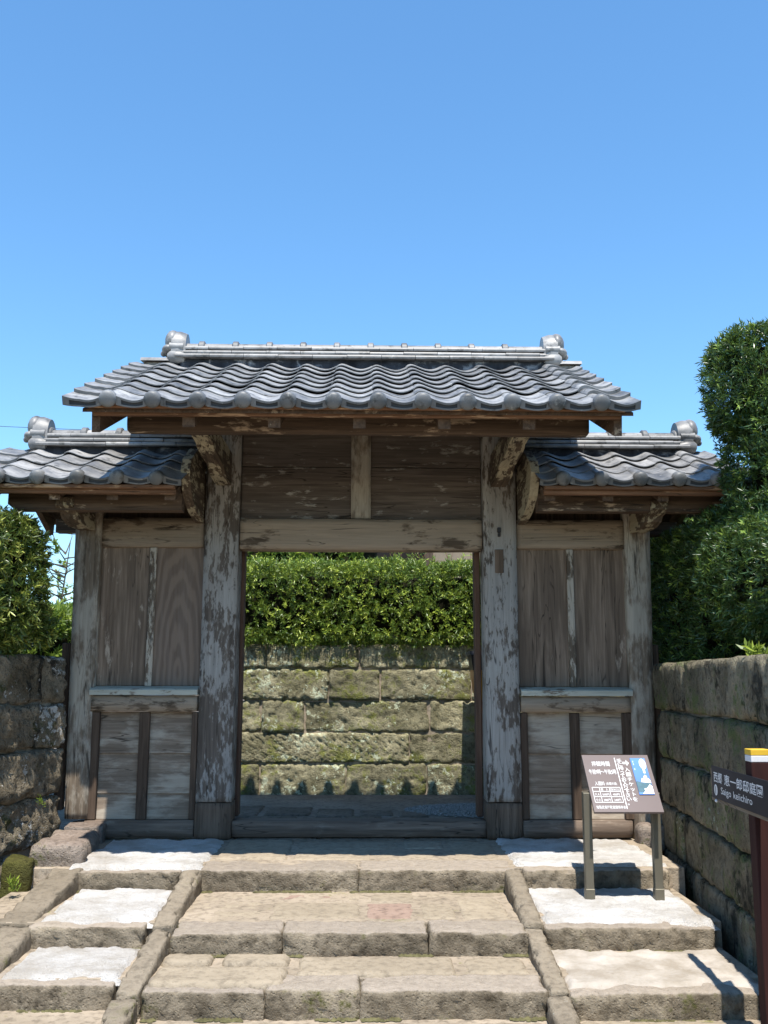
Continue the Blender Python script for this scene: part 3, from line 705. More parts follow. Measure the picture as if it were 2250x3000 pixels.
def ridge(rf, x0, x1, y, z, h_pl, knobs, n_course=3, ends=(True, True), seed=1, tl=.268):
    q = random.Random(seed)
    m = MB(); m.prism([(y - .125, z - .06), (y - .10, z + h_pl), (y + .10, z + h_pl), (y + .125, z - .06)], 'x', x0 + .02, x1 - .02); m.build('ridge_plaster', P_plaster, rf)
    zc = z + h_pl; th = .039
    for c in range(n_course):
        w = (.150, .118, .110)[c]; ext = (.02, -.01, -.015)[c]; a = x0 - ext; k = 0; shift = (0, .13, .05)[c]
        xs = [a]; t = a + tl - shift
        while t < x1 + ext - .06: xs.append(t); t += tl + q.uniform(-.004, .004)
        xs.append(x1 + ext)
        for p0, p1 in zip(xs, xs[1:]):
            jz = q.uniform(-.002, .002); jy = q.uniform(-.004, .004); mm = MB()
            mm.prism([(y - w + jy, zc + .003 + jz), (y - w + jy - .003, zc + .016 + jz), (y - w + jy + .003, zc + .029 + jz), (y - w + .03, zc + .031), (y - w + .04, zc + th), (y + w - .04, zc + th), (y + w - .03, zc + .031), (y + w, zc + .003)], 'x', p0 + .0015, p1 - .0015)
            mm.build('ridge_course_tile', T_ridge, rf)
        zc += th
    # half-round caps with raised collars
    xs = [x0 + .02] + [k for k in knobs] + [x1 - .02]
    def arc(r, s=1.0, n=10): return [(y + r * math.cos(math.pi * (1 - i / n)), zc - .004 + s * r * math.sin(math.pi * i / n)) for i in range(n + 1)]
    for p0, p1 in zip(xs, xs[1:]):
        mm = MB(); A = arc(.062, .72); nA = len(A)
        mm.add([(p0 + .001, *a) for a in A] + [(p1 - .001, *a) for a in A], [(i, nA + i, nA + i + 1, i + 1) for i in range(nA - 1)], True)
        mm.add([(p0 + .001, *a) for a in A], [tuple(range(nA))]); mm.add([(p1 - .001, *a) for a in A], [tuple(range(nA))[::-1]])
        mm.build('ridge_cap_tile', T_ridge, rf)
    for k in knobs:
        mm = MB(); A = arc(.076, .86); B = arc(.066, .8); nA = len(A); hw = .026
        prof = [(k - hw, B), (k - hw + .008, A), (k + hw - .008, A), (k + hw, B)]
        for (xa, Q), (xb, S_) in zip(prof, prof[1:]): mm.add([(xa, *a) for a in Q] + [(xb, *a) for a in S_], [(i, nA + i, nA + i + 1, i + 1) for i in range(nA - 1)], True)
        mm.add([(k - hw, *a) for a in B], [tuple(range(nA))]); mm.add([(k + hw, *a) for a in B], [tuple(range(nA))[::-1]])
        mm.build('ridge_collar_tile', T_eave, rf)
    for sgn, on, xe in ((-1, ends[0], x0), (1, ends[1], x1)):
        if not on: continue
        mm = MB(); zb = z + .065
        # arched back plate
        n = 14; sil = [(y - .115, zb), (y - .125, zb + .09)] + [(y - .125 * math.cos(math.pi * i / n), zb + .13 + .145 * math.sin(math.pi * i / n)) for i in range(n + 1)] + [(y + .125, zb + .09), (y + .115, zb)]
        xa, xb = (xe + .055 * (-sgn), xe + .055 * sgn)
        s2 = [(y + (a - y) * .86, zb + (b - zb) * .93) for a, b in sil]
        N = len(sil); p = [(xa, *a) for a in s2] + [(xe, *a) for a in sil] + [(xb, *a) for a in sil]
        mm.add(p, [(i, i + 1, N + i + 1, N + i) for i in range(N - 1)] + [(N + i, N + i + 1, 2 * N + i + 1, 2 * N + i) for i in range(N - 1)], True)
        mm.add(p[:N], [tuple(range(N))]); mm.add(p[2 * N:], [tuple(range(N))[::-1]])
        # bulging face: upper head with two bands, side scrolls, lower rolls, knob
        mm.ball((xe + .060 * sgn, y, zb + .185), (.066, .120, .098)); mm.ball((xe + .082 * sgn, y, zb + .112), (.066, .130, .044))
        for s2_ in (-1, 1):
            mm.tube([(xe - .045 * sgn, y + .085 * s2_, zb + .035), (xe + .0 * sgn, y + .090 * s2_, zb + .037), (xe + .06 * sgn, y + .090 * s2_, zb + .037), (xe + .078 * sgn, y + .088 * s2_, zb + .035)], [.044, .052, .052, .036], 16)
            mm.tube([(xe - .04 * sgn, y + .10 * s2_, zb + .12), (xe + .07 * sgn, y + .10 * s2_, zb + .12)], [.030, .034], 12)
        mm.ball((xe + .135 * sgn, y - .01, zb + .092), (.024, .026, .024)); mm.tube([(xe + .09 * sgn, y - .01, zb + .1), (xe + .135 * sgn, y - .01, zb + .092)], .017, 10)
        mm.build('ridge_end_tile', T_tile, rf)

YE, ZE = -1.775, 2.786
xc0 = -1.496 - .15 * PITCHX
main = roof('main_roof', gate, xc0, 12, YE, ZE, 8, -.010, True, True, -1.66, 1.66)
ridge(main, -1.43, 1.49, .006, 3.53, .085, [-1.26 + .2665 * i for i in range(10)], seed=3)
# hip-like mortar fillets at the verge ends of the ridge
for x0, x1 in ((-1.71, -1.47), (1.53, 1.73)):
    m = block(x0, x1, -.10, .11, 3.51, 3.60, .03, .012, 9, .025, 5); m.build('verge_mortar', P_mortar, main)
    mm = MB(); mm.prism([(-.12, 3.595), (-.10, 3.625), (.006, 3.65), (.11, 3.625), (.13, 3.595), (.006, 3.61)], 'x', x0 - .01, x1); mm.build('verge_cap_tile', T_ridge, main)
# eave board, purlin, rafters, bargeboards
beam('eave_board', -1.615, 1.60, -1.70, -1.64, 2.722, 2.770, W_red, main, worn=.002)
beam('eave_fillet', -1.63, 1.615, -1.755, -1.70, 2.752, 2.778, W_red, main)
beam('purlin', -1.485, 1.478, -1.36, -1.24, 2.712, 2.838, W_beam, gate, worn=.004)
beam('purlin', -1.485, 1.478, 1.28, 1.40, 2.712, 2.838, W_beam, gate)
beam('ridge_beam', -1.52, 1.52, -.06, .08, 3.28, 3.46, W_beam, gate)
def rafter(x, y0, y1, z_at0, w, h, parent, mat=W_raft):
    m = MB(); z = lambda y: z_at0 + (y - y0) * SLP
    m.prism([(y0, z(y0)), (y0 + .01, z(y0) - h), (y1, z(y1) - h), (y1, z(y1))], 'x', x - w / 2, x + w / 2); m.build('rafter', mat, parent)
for x in (-1.04, -.52, 0.0, .52, 1.04):
    rafter(x, -1.645, .02, ZE + (.13) * SLP - .112, .075, .07, main)
for s_ in (-1, 1):
    m = MB(); w0, w1 = (s_ * 1.63, s_ * 1.58) if s_ < 0 else (1.565, 1.615)
    zb = lambda y: ZE + (y - YE) * SLP - .085
    m.prism([(-1.635, zb(-1.635)), (-1.615, zb(-1.6) - .15), (.02, zb(.02) - .19), (1.66, zb(-1.615) - .15), (1.68, zb(-1.635)), (.02, zb(.02))], 'x', w0, w1); m.build('bargeboard', W_raft, main)
    # bracket arm from the pillar to the purlin
    xa, xb = (-1.115, -1.0) if s_ < 0 else (1.012, 1.127)
    m = MB(); m.prism([(0.01, 2.63), (-.16, 2.632), (-.36, 2.645), (-.42, 2.675), (-.47, 2.69), (-.80, 2.70), (-.90, 2.712), (-.96, 2.735), (-1.18, 2.742), (-1.30, 2.755), (-1.36, 2.80), (-1.36, 2.88), (.01, 2.88)], 'x', xa, xb); m.build('bracket_arm', W_arm, gate)
    # curved bracket board beside the pillar, under the side roof
    xa, xb = (-1.268, -1.204) if s_ < 0 else (1.214, 1.276)
    pr = [(0.0, 2.335), (-.14, 2.345), (-.30, 2.365), (-.44, 2.40), (-.55, 2.455), (-.62, 2.53), (-.66, 2.61), (-.60, 2.70), (-.34, 2.84), (0, 2.90)]
    m = MB(); m.prism(pr, 'x', xa, xb); m.build('curved_bracket', W_arm, gate)
    # side roof
    if s_ < 0:
        rf = roof('side_roof', gate, -2.197 - .15 * PITCHX - PITCHX, 5, -.845, 2.505, 4, .03, True, False, -2.66, -1.27)
        ridge(rf, -2.47, -1.20, .03, 2.83, .081, [-2.42, -2.15, -1.88, -1.61, -1.34], ends=(True, False), seed=5)
        e0, e1, p0, p1 = -2.60, -1.272, -2.50, -1.27
    else:
        rf = roof('side_roof', gate, 1.402 - .15 * PITCHX, 5, -.845, 2.515, 4, .03, False, True, 1.28, 2.72)
        ridge(rf, 1.21, 2.53, .03, 2.84, .081, [1.42, 1.69, 1.96, 2.23, 2.48], ends=(False, True), seed=6)
        e0, e1, p0, p1 = 1.278, 2.66, 1.277, 2.62
    zo = .0 if s_ < 0 else .012
    beam('eave_board', e0, e1, -.79, -.735, 2.41 + zo, 2.462 + zo, W_red, rf, worn=.002)
    beam('eave_fillet', e0, e1, -.835, -.79, 2.442 + zo, 2.470 + zo, W_red, rf)
    m = MB(); m.prism([(p0 + (.05 if s_ < 0 else 0), 2.335 + zo), (p1 - (0 if s_ < 0 else .05), 2.335 + zo), (p1, 2.375 + zo), (p1, 2.455 + zo), (p0, 2.455 + zo), (p0, 2.375 + zo)], 'y', -.56, -.45); m.build('side_purlin', W_beam, rf)
    for x in ((-2.12, -1.72, -1.32) if s_ < 0 else (1.33, 1.74, 2.13)): rafter(x, -.735, .03, 2.505 + zo + .05 - .112, .075, .065, rf)
    m = MB(); xe = -2.62 if s_ < 0 else 2.66; zb = lambda y: 2.505 + zo + (y + .845) * SLP - .085
    m.prism([(-.74, zb(-.74)), (-.72, zb(-.7) - .13), (.03, zb(.03) - .17), (.78, zb(-.72) - .13), (.80, zb(-.74)), (.03, zb(.03))], 'x', xe - .022, xe + .022); m.build('bargeboard', W_raft, rf)
    # beam nose on the outer post
    xa, xb = (-2.155, -2.032) if s_ < 0 else (2.085, 2.20)
    m = MB(); m.prism([(0.0, 2.275), (-.22, 2.265), (-.34, 2.272), (-.43, 2.292), (-.47, 2.325), (-.53, 2.335), (-.60, 2.36), (-.60, 2.42), (0.0, 2.44)], 'x', xa, xb); m.build('beam_nose', W_arm, gate)
    # rear purlin end and dark rear boards
    beam('rear_purlin', min(p0, p1), max(p0, p1), .52, .62, 2.335, 2.45, W_beam, rf)

# ------------------------------------------------------------------ writing
def text_mesh(name, body, size, mat, origin, xdir, ydir, parent, bold=0.0, align='LEFT', width=None, lift=.0015, spacing=1.0, name2=None):
    """flat lettering laid on a surface: xdir = reading direction, ydir = up the letters"""
    cu = bpy.data.curves.new(name, 'FONT'); cu.body = body; cu.size = size; cu.offset = bold; cu.align_x = align; cu.align_y = 'BOTTOM_BASELINE'
    cu.space_character = spacing; cu.resolution_u = 3
    t = bpy.data.objects.new(name, cu); C.objects.link(t)
    dg = bpy.context.evaluated_depsgraph_get(); me = bpy.data.meshes.new_from_object(t.evaluated_get(dg))
    bpy.data.objects.remove(t); bpy.data.curves.remove(cu)
    X, Y = Vector(xdir).normalized(), Vector(ydir).normalized(); Z = X.cross(Y)
    k = 1.0
    if width:
        xs = [v.co.x for v in me.vertices]; w = max(xs) - min(xs); k = width / w; x0 = min(xs)
    else: x0 = 0
    for v in me.vertices:
        c = v.co.copy(); v.co = Vector(origin) + X * ((c.x - x0) * k if width else c.x) + Y * c.y + Z * lift
    me.materials.clear(); me.materials.append(mat); me.name = name
    return obj(name, me, parent)
def vertical_text(name, body, size, mat, origin, xdir, ydir, parent, pitch, bold):
    """column of letters joined into one inscription"""
    parts = []
    X, Y = Vector(xdir).normalized(), Vector(ydir).normalized()
    m = MB()
    for i, ch in enumerate(body):
        o = Vector(origin) - Y * (pitch * i)
        if ch in '。': o = o + X * size * .0
        t = text_mesh('letter', ch, size, mat, o, xdir, ydir, None, bold, 'CENTER')
        m.add([v.co for v in t.data.vertices], [tuple(p.vertices) for p in t.data.polygons]); me = t.data
        bpy.data.objects.remove(t); bpy.data.meshes.remove(me)
    return m.build(name, mat, parent)

P_white = plain('white_sign_paint', (0.78, 0.78, 0.78), .6, var=.03)
P_board = plain('brown_sign_enamel', (0.125, 0.092, 0.09), .42, .4, var=.05, nscale=5)
P_alu = plain('bronze_anodised_post', (0.15, 0.135, 0.10), .45, .4, .3, var=.08)
info = thing('notice_board', 'brown sloping notice board with white Japanese lettering on two posts', 'sign', (1.56, -1.47, -.12))
BL, BR, TL, TR = Vector((1.372, -1.60, .402)), Vector((1.776, -1.60, .402)), Vector((1.372, -1.302, .700)), Vector((1.776, -1.302, .700))
ro = Vector((1.56, -1.47, -.12)); W = (BR - BL).length; H = (TL - BL).length
ex, ey = (BR - BL).normalized(), (TL - BL).normalized(); ez = ex.cross(ey)
def on(u, v, w=0.0): return BL - ro + ex * (u * W) + ey * (v * H) + ez * w
def panel(u0, u1, v0, v1, w0, w1, name, mat):
    m = MB(); p = [on(a, b, c) for c in (w0, w1) for (a, b) in ((u0, v0), (u1, v0), (u1, v1), (u0, v1))]
    m.add(p, [(3, 2, 1, 0), (4, 5, 6, 7), (0, 1, 5, 4), (1, 2, 6, 5), (2, 3, 7, 6), (3, 0, 4, 7)]); return m.build(name, mat, info)
bd = panel(0, 1, 0, 1, -.016, 0, 'board', P_board)
for px in (1.360, 1.766):
    m = MB(); m.box(px - ro.x - .024, px - ro.x + .024, -.012, .038, 0.0, .62 if px < 1.5 else .62, .003)
    m.v = [(v[0], v[1], v[2] if v[2] < .3 else min(v[2], (v[1] + ro.y - BL.y) * 1.0 + BL.z - ro.z - .028)) for v in m.v]
    po = m.build('post', P_alu, info)
    m = MB(); m.box(px - ro.x - .027, px - ro.x + .027, -.015, .041, -.01, .075, .003); m.build('sleeve', P_alu, info)
tx = lambda n, b, u, v, s, w=None, al='LEFT', bo=.02: text_mesh(n, b, s, P_white, on(u, v), ex, ey, info, bo * s, al, w)
tx('lettering', '拝観時間', .12, .80, .040, .27 * W, bo=.006)
tx('lettering', '午前9時～午後5時', .055, .655, .040, .405 * W, bo=.006)
tx('lettering', '入園料', .10, .455, .032, .145 * W, bo=.006)
tx('lettering', '(各園共通)', .265, .46, .022, .16 * W, bo=.004)
tx('lettering', '知覧武家屋敷庭園保存会', .045, .055, .024, .425 * W, bo=.004)
panel(.478, .490, .05, .945, .0006, .0016, 'rule_line', P_white)
# price table: frame lines, then its entries
tb = MB()
def line(u0, u1, v0, v1):
    p = [on(a, b, .0014) for (a, b) in ((u0, v0), (u1, v0), (u1, v1), (u0, v1))]; tb.add(p, [(0, 1, 2, 3)])
U0, U1, U2, U3 = .045, .15, .295, .455; V0, V1, V2, V3 = .16, .255, .345, .415
for v in (V0, V1, V2, V3): line(U0, U3, v - .005, v + .005)
for u in (U0, U1, U2, U3): line(u - .0035, u + .0035, V0, V3)
tb.build('price_table', P_white, info)
for b, u, v, w in (('個　人', .165, .362, .11), ('団体(30人以上)', .305, .362, .14), ('大人', .062, .278, .075), ('500円', .175, .275, .10), ('400円', .325, .275, .10), ('小人', .062, .185, .075), ('300円', .175, .182, .10), ('240円', .325, .182, .10)):
    tx('lettering', b, u, v, .020, w * W, bo=.006)
vertical_text('lettering', '入園チケットを', .034, P_white, on(.635, .70), ex, ey, info, .0365, .0003)
vertical_text('lettering', '手に持ってお入り下さい。', .034, P_white, on(.545, .86), ex, ey, info, .0285, .0003)
ar = MB(); a0 = [on(u, v, .0014) for u, v in ((.59, .83), (.645, .83), (.645, .795), (.685, .85), (.645, .905), (.645, .87), (.59, .87))]
ar.add(a0, [tuple(range(7))]); ar.build('arrow', P_white, info)
# poster: blue sky, white disc of glare, white cloud, dark hill and a pale foreground, plain shapes
P_blue = plain('poster_blue', (0.06, 0.20, 0.62), .45, .4, var=.25, nscale=4); P_hill = plain('poster_hill', (0.05, 0.13, 0.17), .5, var=.3)
poster = panel(.715, .935, .285, .93, .0005, .006, 'poster', P_blue)
def blob(name, pts, mat, w):
    m = MB(); m.add([on(.715 + .22 * a, .285 + .645 * b, w) for a, b in pts], [tuple(range(len(pts)))]); o = m.build(name, mat, info); o.parent = poster; return o
circ = lambda cx, cy, rx, ry, n=22: [(cx + rx * math.cos(2 * math.pi * i / n), cy + ry * math.sin(2 * math.pi * i / n)) for i in range(n)]
blob('poster_hills', [(0, .06), (.98, .06), (.98, .34), (.8, .33), (.55, .30), (.3, .33), (.1, .36), (0, .35)], P_hill, .0068)
blob('poster_disc', circ(.76, .83, .23, .15), P_white, .0072)
blob('poster_cloud', [(.32, .33), (.98, .30), (.97, .38), (.88, .44), (.80, .42), (.82, .49), (.70, .53), (.58, .48), (.56, .42), (.44, .44)], P_white, .0073)
blob('poster_foreground', [(.22, .01), (.99, .01), (.99, .22), (.85, .27), (.62, .17), (.40, .15), (.45, .1)], P_white, .0074)
blob('poster_title', [(.66, .57), (.80, .57), (.80, .70), (.66, .70)], P_white, .0071)
for i in range(4): blob('poster_caption', [(.10, .66 + .07 * i), (.17, .66 + .07 * i), (.17, .71 + .07 * i), (.10, .71 + .07 * i)], plain('poster_pale_print', (0.45, 0.6, 0.85), .5), .0071) if i != 1 else None
blob('poster_title', [(.66, .72), (.82, .72), (.82, .80), (.66, .80)], P_white, .00715)

nav = thing('signpost', 'dark red square signpost with navy name board and yellow-white band', 'sign', (1.745, -3.1, -.345))
P_redpost = wood('oxblood_painted_post', 'z', (0.030, 0.010, 0.009), (0.048, 0.016, 0.013), (0.07, 0.03, 0.025), .2, .1, 9, .2, .3, .2)
P_navy = plain('navy_sign_face', (0.013, 0.015, 0.024), .5, .25, var=.2, nscale=5)
P_band = plain('white_band', (0.72, 0.72, 0.74), .5, var=.05); P_yel = plain('yellow_band', (0.72, 0.45, 0.045), .5, var=.05); P_tan = wood('tan_sign_back', 'y', (0.18, 0.14, 0.10), (0.28, 0.23, 0.17), (.35, .3, .25), .3, .1)
for z0, z1, mt, nm in ((0, 1.150, P_redpost, 'post'), (1.151, 1.178, P_band, 'band'), (1.179, 1.204, P_yel, 'band')):
    m = MB(); m.box(-.041, .043, -.036, .036, z0, z1, .003 if nm == 'post' else .002); m.build(nm, mt, nav)
# board: runs toward the viewer along the left face of the post
A = Vector((1.722, -2.60, 0)); Bv = Vector((1.682, -3.52, 0)); bx = (Bv - A).normalized(); bz = Vector((0, 0, 1)); bnn = bx.cross(bz)   # face normal
nro = Vector((1.745, -3.1, -.345)); z0n, z1n = .600, .748
def nb(u, v, w=0.0): return A + bx * u + bz * (z0n + v) + bnn * w - nro
def nbox(name, u0, u1, v0, v1, w0, w1, mat):
    m = MB(); p = [nb(a, b, c) for c in (w0, w1) for (a, b) in ((u0, v0), (u1, v0), (u1, v1), (u0, v1))]
    m.add(p, [(3, 2, 1, 0), (4, 5, 6, 7), (0, 1, 5, 4), (1, 2, 6, 5), (2, 3, 7, 6), (3, 0, 4, 7)]); return m.build(name, mat, nav)
face = nbox('name_board', 0, .92, 0, .148, .0, .006, P_navy)
nbox('backing_board', -.035, .93, -.016, .132, -.030, -.0005, P_tan)
nl = lambda b, u, v, s, w, bo=.012: text_mesh('lettering', b, s, P_white, nb(u, v, .006), bx, bz, nav, bo * s, 'LEFT', w)
nl('西郷', .035, .080, .052, .125); nl('恵一郎邸庭園', .19, .080, .052, .50)
nl('Saigo', .135, .030, .044, .145, .006); nl('keiichiro', .312, .030, .044, .243, .006)
m = MB(); m.add([nb(.058 + .026 * math.cos(2 * math.pi * i / 20), .040 + .026 * math.sin(2 * math.pi * i / 20), .0072) for i in range(20)], [tuple(range(20))]); m.build('number_disc', P_white, nav)
text_mesh('lettering', '1', .046, P_navy, nb(.058, .024, .0072), bx, bz, nav, .001, 'CENTER')
for u in (.04, .80):
    m = MB(); m.ball(tuple(nb(u, -.012, .002)), .008, 8, 6); m.build('screw', P_band, nav)

# tapered bin just inside the gate
bn = thing('tapered_bin', 'orange-brown tapered box with black lid half hidden behind the right jamb', 'box', (1.36, 2.55, -.01))
def frust(z0, z1, a0, a1, d0, d1):
    m = MB(); p = [(sx * a0, sy * d0, z0) for sx, sy in ((-1, -1), (1, -1), (1, 1), (-1, 1))] + [(sx * a1, sy * d1, z1) for sx, sy in ((-1, -1), (1, -1), (1, 1), (-1, 1))]
    m.add(p, [(3, 2, 1, 0), (4, 5, 6, 7), (0, 1, 5, 4), (1, 2, 6, 5), (2, 3, 7, 6), (3, 0, 4, 7)]); return m
frust(.50, 1.26, .14, .24, .10, .16).build('body', plain('orange_brown_lacquer', (0.34, 0.105, 0.035), .4), bn)
frust(.56, 1.255, .115, .205, .102, .1615).build('front_panel', plain('amber_panel', (0.55, 0.25, 0.02), .4), bn)
frust(1.262, 1.41, .243, .262, .163, .178).build('rim', plain('black_rim', (0.018, 0.017, 0.018), .4), bn)
frust(1.412, 1.445, .275, .275, .19, .19).build('lid', plain('grey_black_lid', (0.075, 0.07, 0.08), .3, .6), bn)
for sx in (-1, 1):
    m = MB(); m.box(sx * .10 - .02, sx * .10 + .02, -.06, .06, 0, .50); m.build('leg', plain('black_leg', (0.02, 0.02, 0.02), .5), bn)

# ------------------------------------------------------------------ plants
L_back = leafmat('podocarpus_leaf_bright', (0.12, 0.195, 0.03), (0.38, 0.46, 0.07), .36, .18)
L_dark = leafmat('podocarpus_leaf', (0.055, 0.11, 0.03), (0.24, 0.34, 0.06), .34, .15)
L_left = leafmat('podocarpus_leaf_olive', (0.08, 0.13, 0.026), (0.36, 0.40, 0.085), .34, .15)
L_light = leafmat('young_leaf', (0.13, 0.21, 0.03), (0.30, 0.38, 0.06), .45, .4)
P_core = plain('hedge_core_shade', (0.016, 0.016, 0.009), .95, .05, var=.5, nscale=20, bump=.8)  # near-black colour stands in for the shade between the leaves
P_bark = stone('grey_bark', (0.10, 0.085, 0.065), (0.19, 0.165, 0.13), bump=.8, vary=0)
def rbox_points(n, lo, hi, r, rg, faces):
    """points and outward normals on a rounded box; faces = list of (axis, side)"""
    lo, hi = np.array(lo, float), np.array(hi, float); L = hi - lo; h = L / 2; c = (lo + hi) / 2
    ar = np.array([L[(a + 1) % 3] * L[(a + 2) % 3] for a, s in faces]); k = rg.choice(len(faces), n, p=ar / ar.sum())
    P = rg.uniform(-1, 1, (n, 3)) * h
    for i, (a, s) in enumerate(faces): P[k == i, a] = h[a] * s
    q = np.clip(P, -h + r, h - r); d = P - q; nn = d / np.maximum(np.linalg.norm(d, axis=1, keepdims=True), 1e-9)
    return q + nn * r + c, nn
def leaves_mesh(name, P, Nn, mat, rg, per=9, ll=.075, lw=.009, up=.25, spread=(.35, 1.25), depth=.10, newfrac=.25):
    n = len(P); P = P - Nn * rg.exponential(depth * .5, (n, 1)).clip(0, depth * 2) + Nn * rg.uniform(-.02, .012, (n, 1))
    ax = Nn + rg.normal(0, .45, (n, 3)) + np.array([0, 0, up]); ax /= np.linalg.norm(ax, axis=1, keepdims=True)
    ax = np.repeat(ax, per, 0); B = np.repeat(P, per, 0) ; m = n * per
    rv = rg.normal(0, 1, (m, 3)); pr = rv - (rv * ax).sum(1, keepdims=True) * ax; pr /= np.linalg.norm(pr, axis=1, keepdims=True)
    th = rg.uniform(*spread, (m, 1)); D = ax * np.cos(th) + pr * np.sin(th)
    B = B + ax * rg.uniform(-.03, .03, (m, 1))
    S = np.cross(D, ax + rg.normal(0, .25, (m, 3))); S /= np.maximum(np.linalg.norm(S, axis=1, keepdims=True), 1e-6)
    Up = np.cross(S, D); ln = ll * rg.uniform(.6, 1.25, (m, 1)); w = lw * rg.uniform(.75, 1.2, (m, 1))
    mid = B + D * ln * .5 + Up * ln * rg.uniform(.0, .10, (m, 1)); tip = B + D * ln + Up * ln * rg.uniform(-.12, .08, (m, 1))
    V = np.stack([B, mid + S * w, tip, mid - S * w], 1).reshape(-1, 3)
    F = np.arange(m * 4).reshape(-1, 4)
    me = bpy.data.meshes.new(name); me.vertices.add(m * 4); me.vertices.foreach_set('co', V.astype(np.float32).ravel())
    T = np.concatenate([F[:, [0, 1, 2]], F[:, [0, 2, 3]]], 1).reshape(-1, 3)
    me.loops.add(len(T) * 3); me.loops.foreach_set('vertex_index', T.astype(np.int32).ravel())
    me.polygons.add(len(T)); me.polygons.foreach_set('loop_start', (np.arange(len(T)) * 3).astype(np.int32))
    lv = np.repeat(np.where(rg.random(n) < newfrac, rg.uniform(.6, 1, n), rg.uniform(0, .6, n)), per) + rg.normal(0, .08, m)
    at = me.attributes.new('leafvar', 'FLOAT', 'POINT'); at.data.foreach_set('value', np.repeat(lv.clip(0, 1), 4).astype(np.float32))
    me.update(calc_edges=True); me.materials.append(mat); return me
def hedge(name, label, lobes, mat, seed, stems, cat='hedge', dens=320, per=9, ll=.08, lw=.0085, core=True, depth=.10, newfrac=.25, up=.25):
    rg = np.random.default_rng(seed)
    root = thing(name, label, cat, (lobes[0][0][0], lobes[0][0][1], 0)); ro = np.array([lobes[0][0][0], lobes[0][0][1], 0.0])
    Ps, Ns = [], []
    for lo, hi, r, faces in lobes:
        L = np.array(hi) - np.array(lo); area = sum(L[(a + 1) % 3] * L[(a + 2) % 3] for a, s in faces)
        p, nn = rbox_points(int(area * dens), lo, hi, r, rg, faces)
        wob = np.array([mnoise.noise(Vector(x) * 1.6) * .05 + mnoise.noise(Vector(x) * 5) * .03 for x in p])
        p = p + nn * wob[:, None]
        keep = np.array([mnoise.noise(Vector(x) * 7 + Vector((3, seed, 0))) + .6 * mnoise.noise(Vector(x) * 17) for x in p]) > rg.uniform(-.58, .04, len(p))
        Ps.append(p[keep]); Ns.append(nn[keep])
    P, Nn = np.concatenate(Ps) - ro, np.concatenate(Ns)
    f = obj('foliage', leaves_mesh('foliage', P, Nn, mat, rg, per, ll, lw, depth=depth, newfrac=newfrac, up=up), root); f['kind'] = 'stuff'
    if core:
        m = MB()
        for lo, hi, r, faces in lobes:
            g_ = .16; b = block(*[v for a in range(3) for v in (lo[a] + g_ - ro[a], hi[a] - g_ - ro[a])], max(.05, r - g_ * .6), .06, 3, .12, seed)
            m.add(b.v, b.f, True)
        m.build('light_block_core', P_core, root)  # solid dark core added inside the hedge to block light
    for (x, y, z0, z1) in stems:
        mm = MB(); mm.tube([(x - ro[0], y - ro[1], z0), (x - ro[0] + .03, y - ro[1], (z0 + z1) / 2), (x - ro[0], y - ro[1] + .02, z1)], [.045, .035, .025], 8); mm.build('trunk', P_bark, root)
    return root
XM, XP, YM, YP, ZM, ZP = (0, -1), (0, 1), (1, -1), (1, 1), (2, -1), (2, 1)
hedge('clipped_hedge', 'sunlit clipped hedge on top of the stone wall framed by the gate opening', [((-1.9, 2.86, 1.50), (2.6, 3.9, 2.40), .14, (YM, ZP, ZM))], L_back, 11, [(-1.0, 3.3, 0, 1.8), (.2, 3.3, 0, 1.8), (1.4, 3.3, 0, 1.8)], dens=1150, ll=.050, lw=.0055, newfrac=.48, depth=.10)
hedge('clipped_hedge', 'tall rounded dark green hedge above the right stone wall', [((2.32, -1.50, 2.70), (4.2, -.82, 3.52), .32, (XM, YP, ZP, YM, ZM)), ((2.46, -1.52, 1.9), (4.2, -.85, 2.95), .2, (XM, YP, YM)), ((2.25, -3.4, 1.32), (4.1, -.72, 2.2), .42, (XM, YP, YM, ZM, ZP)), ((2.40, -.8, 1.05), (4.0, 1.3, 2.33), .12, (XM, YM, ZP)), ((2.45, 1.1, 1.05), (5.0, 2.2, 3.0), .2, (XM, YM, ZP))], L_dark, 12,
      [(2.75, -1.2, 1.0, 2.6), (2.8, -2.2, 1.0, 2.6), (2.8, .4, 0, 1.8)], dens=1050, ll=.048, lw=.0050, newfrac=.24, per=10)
hedge('clipped_hedge', 'rounded olive green hedge above the left stone wall at the picture edge', [((-3.6, -.85, 1.30), (-2.17, -.36, 2.34), .34, (XP, YP, YM, ZP, ZM)), ((-3.4, -.60, 1.30), (-2.15, -.24, 1.66), .18, (XP, YP, YM, ZP)), ((-3.7, -1.2, 1.30), (-2.33, -.72, 2.34), .34, (XP, YM, ZP)), ((-3.9, -2.6, 1.30), (-2.72, -1.1, 2.3), .3, (XP, YM, ZP))], L_left, 13, [(-2.75, -.7, 1.0, 1.9), (-3.2, -1.8, 1.0, 1.9)], dens=900, ll=.060, lw=.0062, newfrac=.36)
hedge('clipped_hedge', 'low pale sunlit hedge behind the left outer gate post', [((-5.2, 1.9, .9), (-2.75, 3.2, 1.86), .25, (YM, ZP, XP))], L_light, 14, [(-3.4, 2.5, 0, 1.4)], dens=420, ll=.07, lw=.009, newfrac=.5)
hedge('garden_shrub', 'yellow-green shrub peeking over the clipped hedge below the lintel', [((-2.6, 5.0, 1.2), (.35, 6.4, 3.3), .5, (YM, ZP))], L_light, 15, [(-1.4, 5.6, 0, 2.4), (-.2, 5.6, 0, 2.4)], 'shrub', dens=260, ll=.10, lw=.013, newfrac=.4)
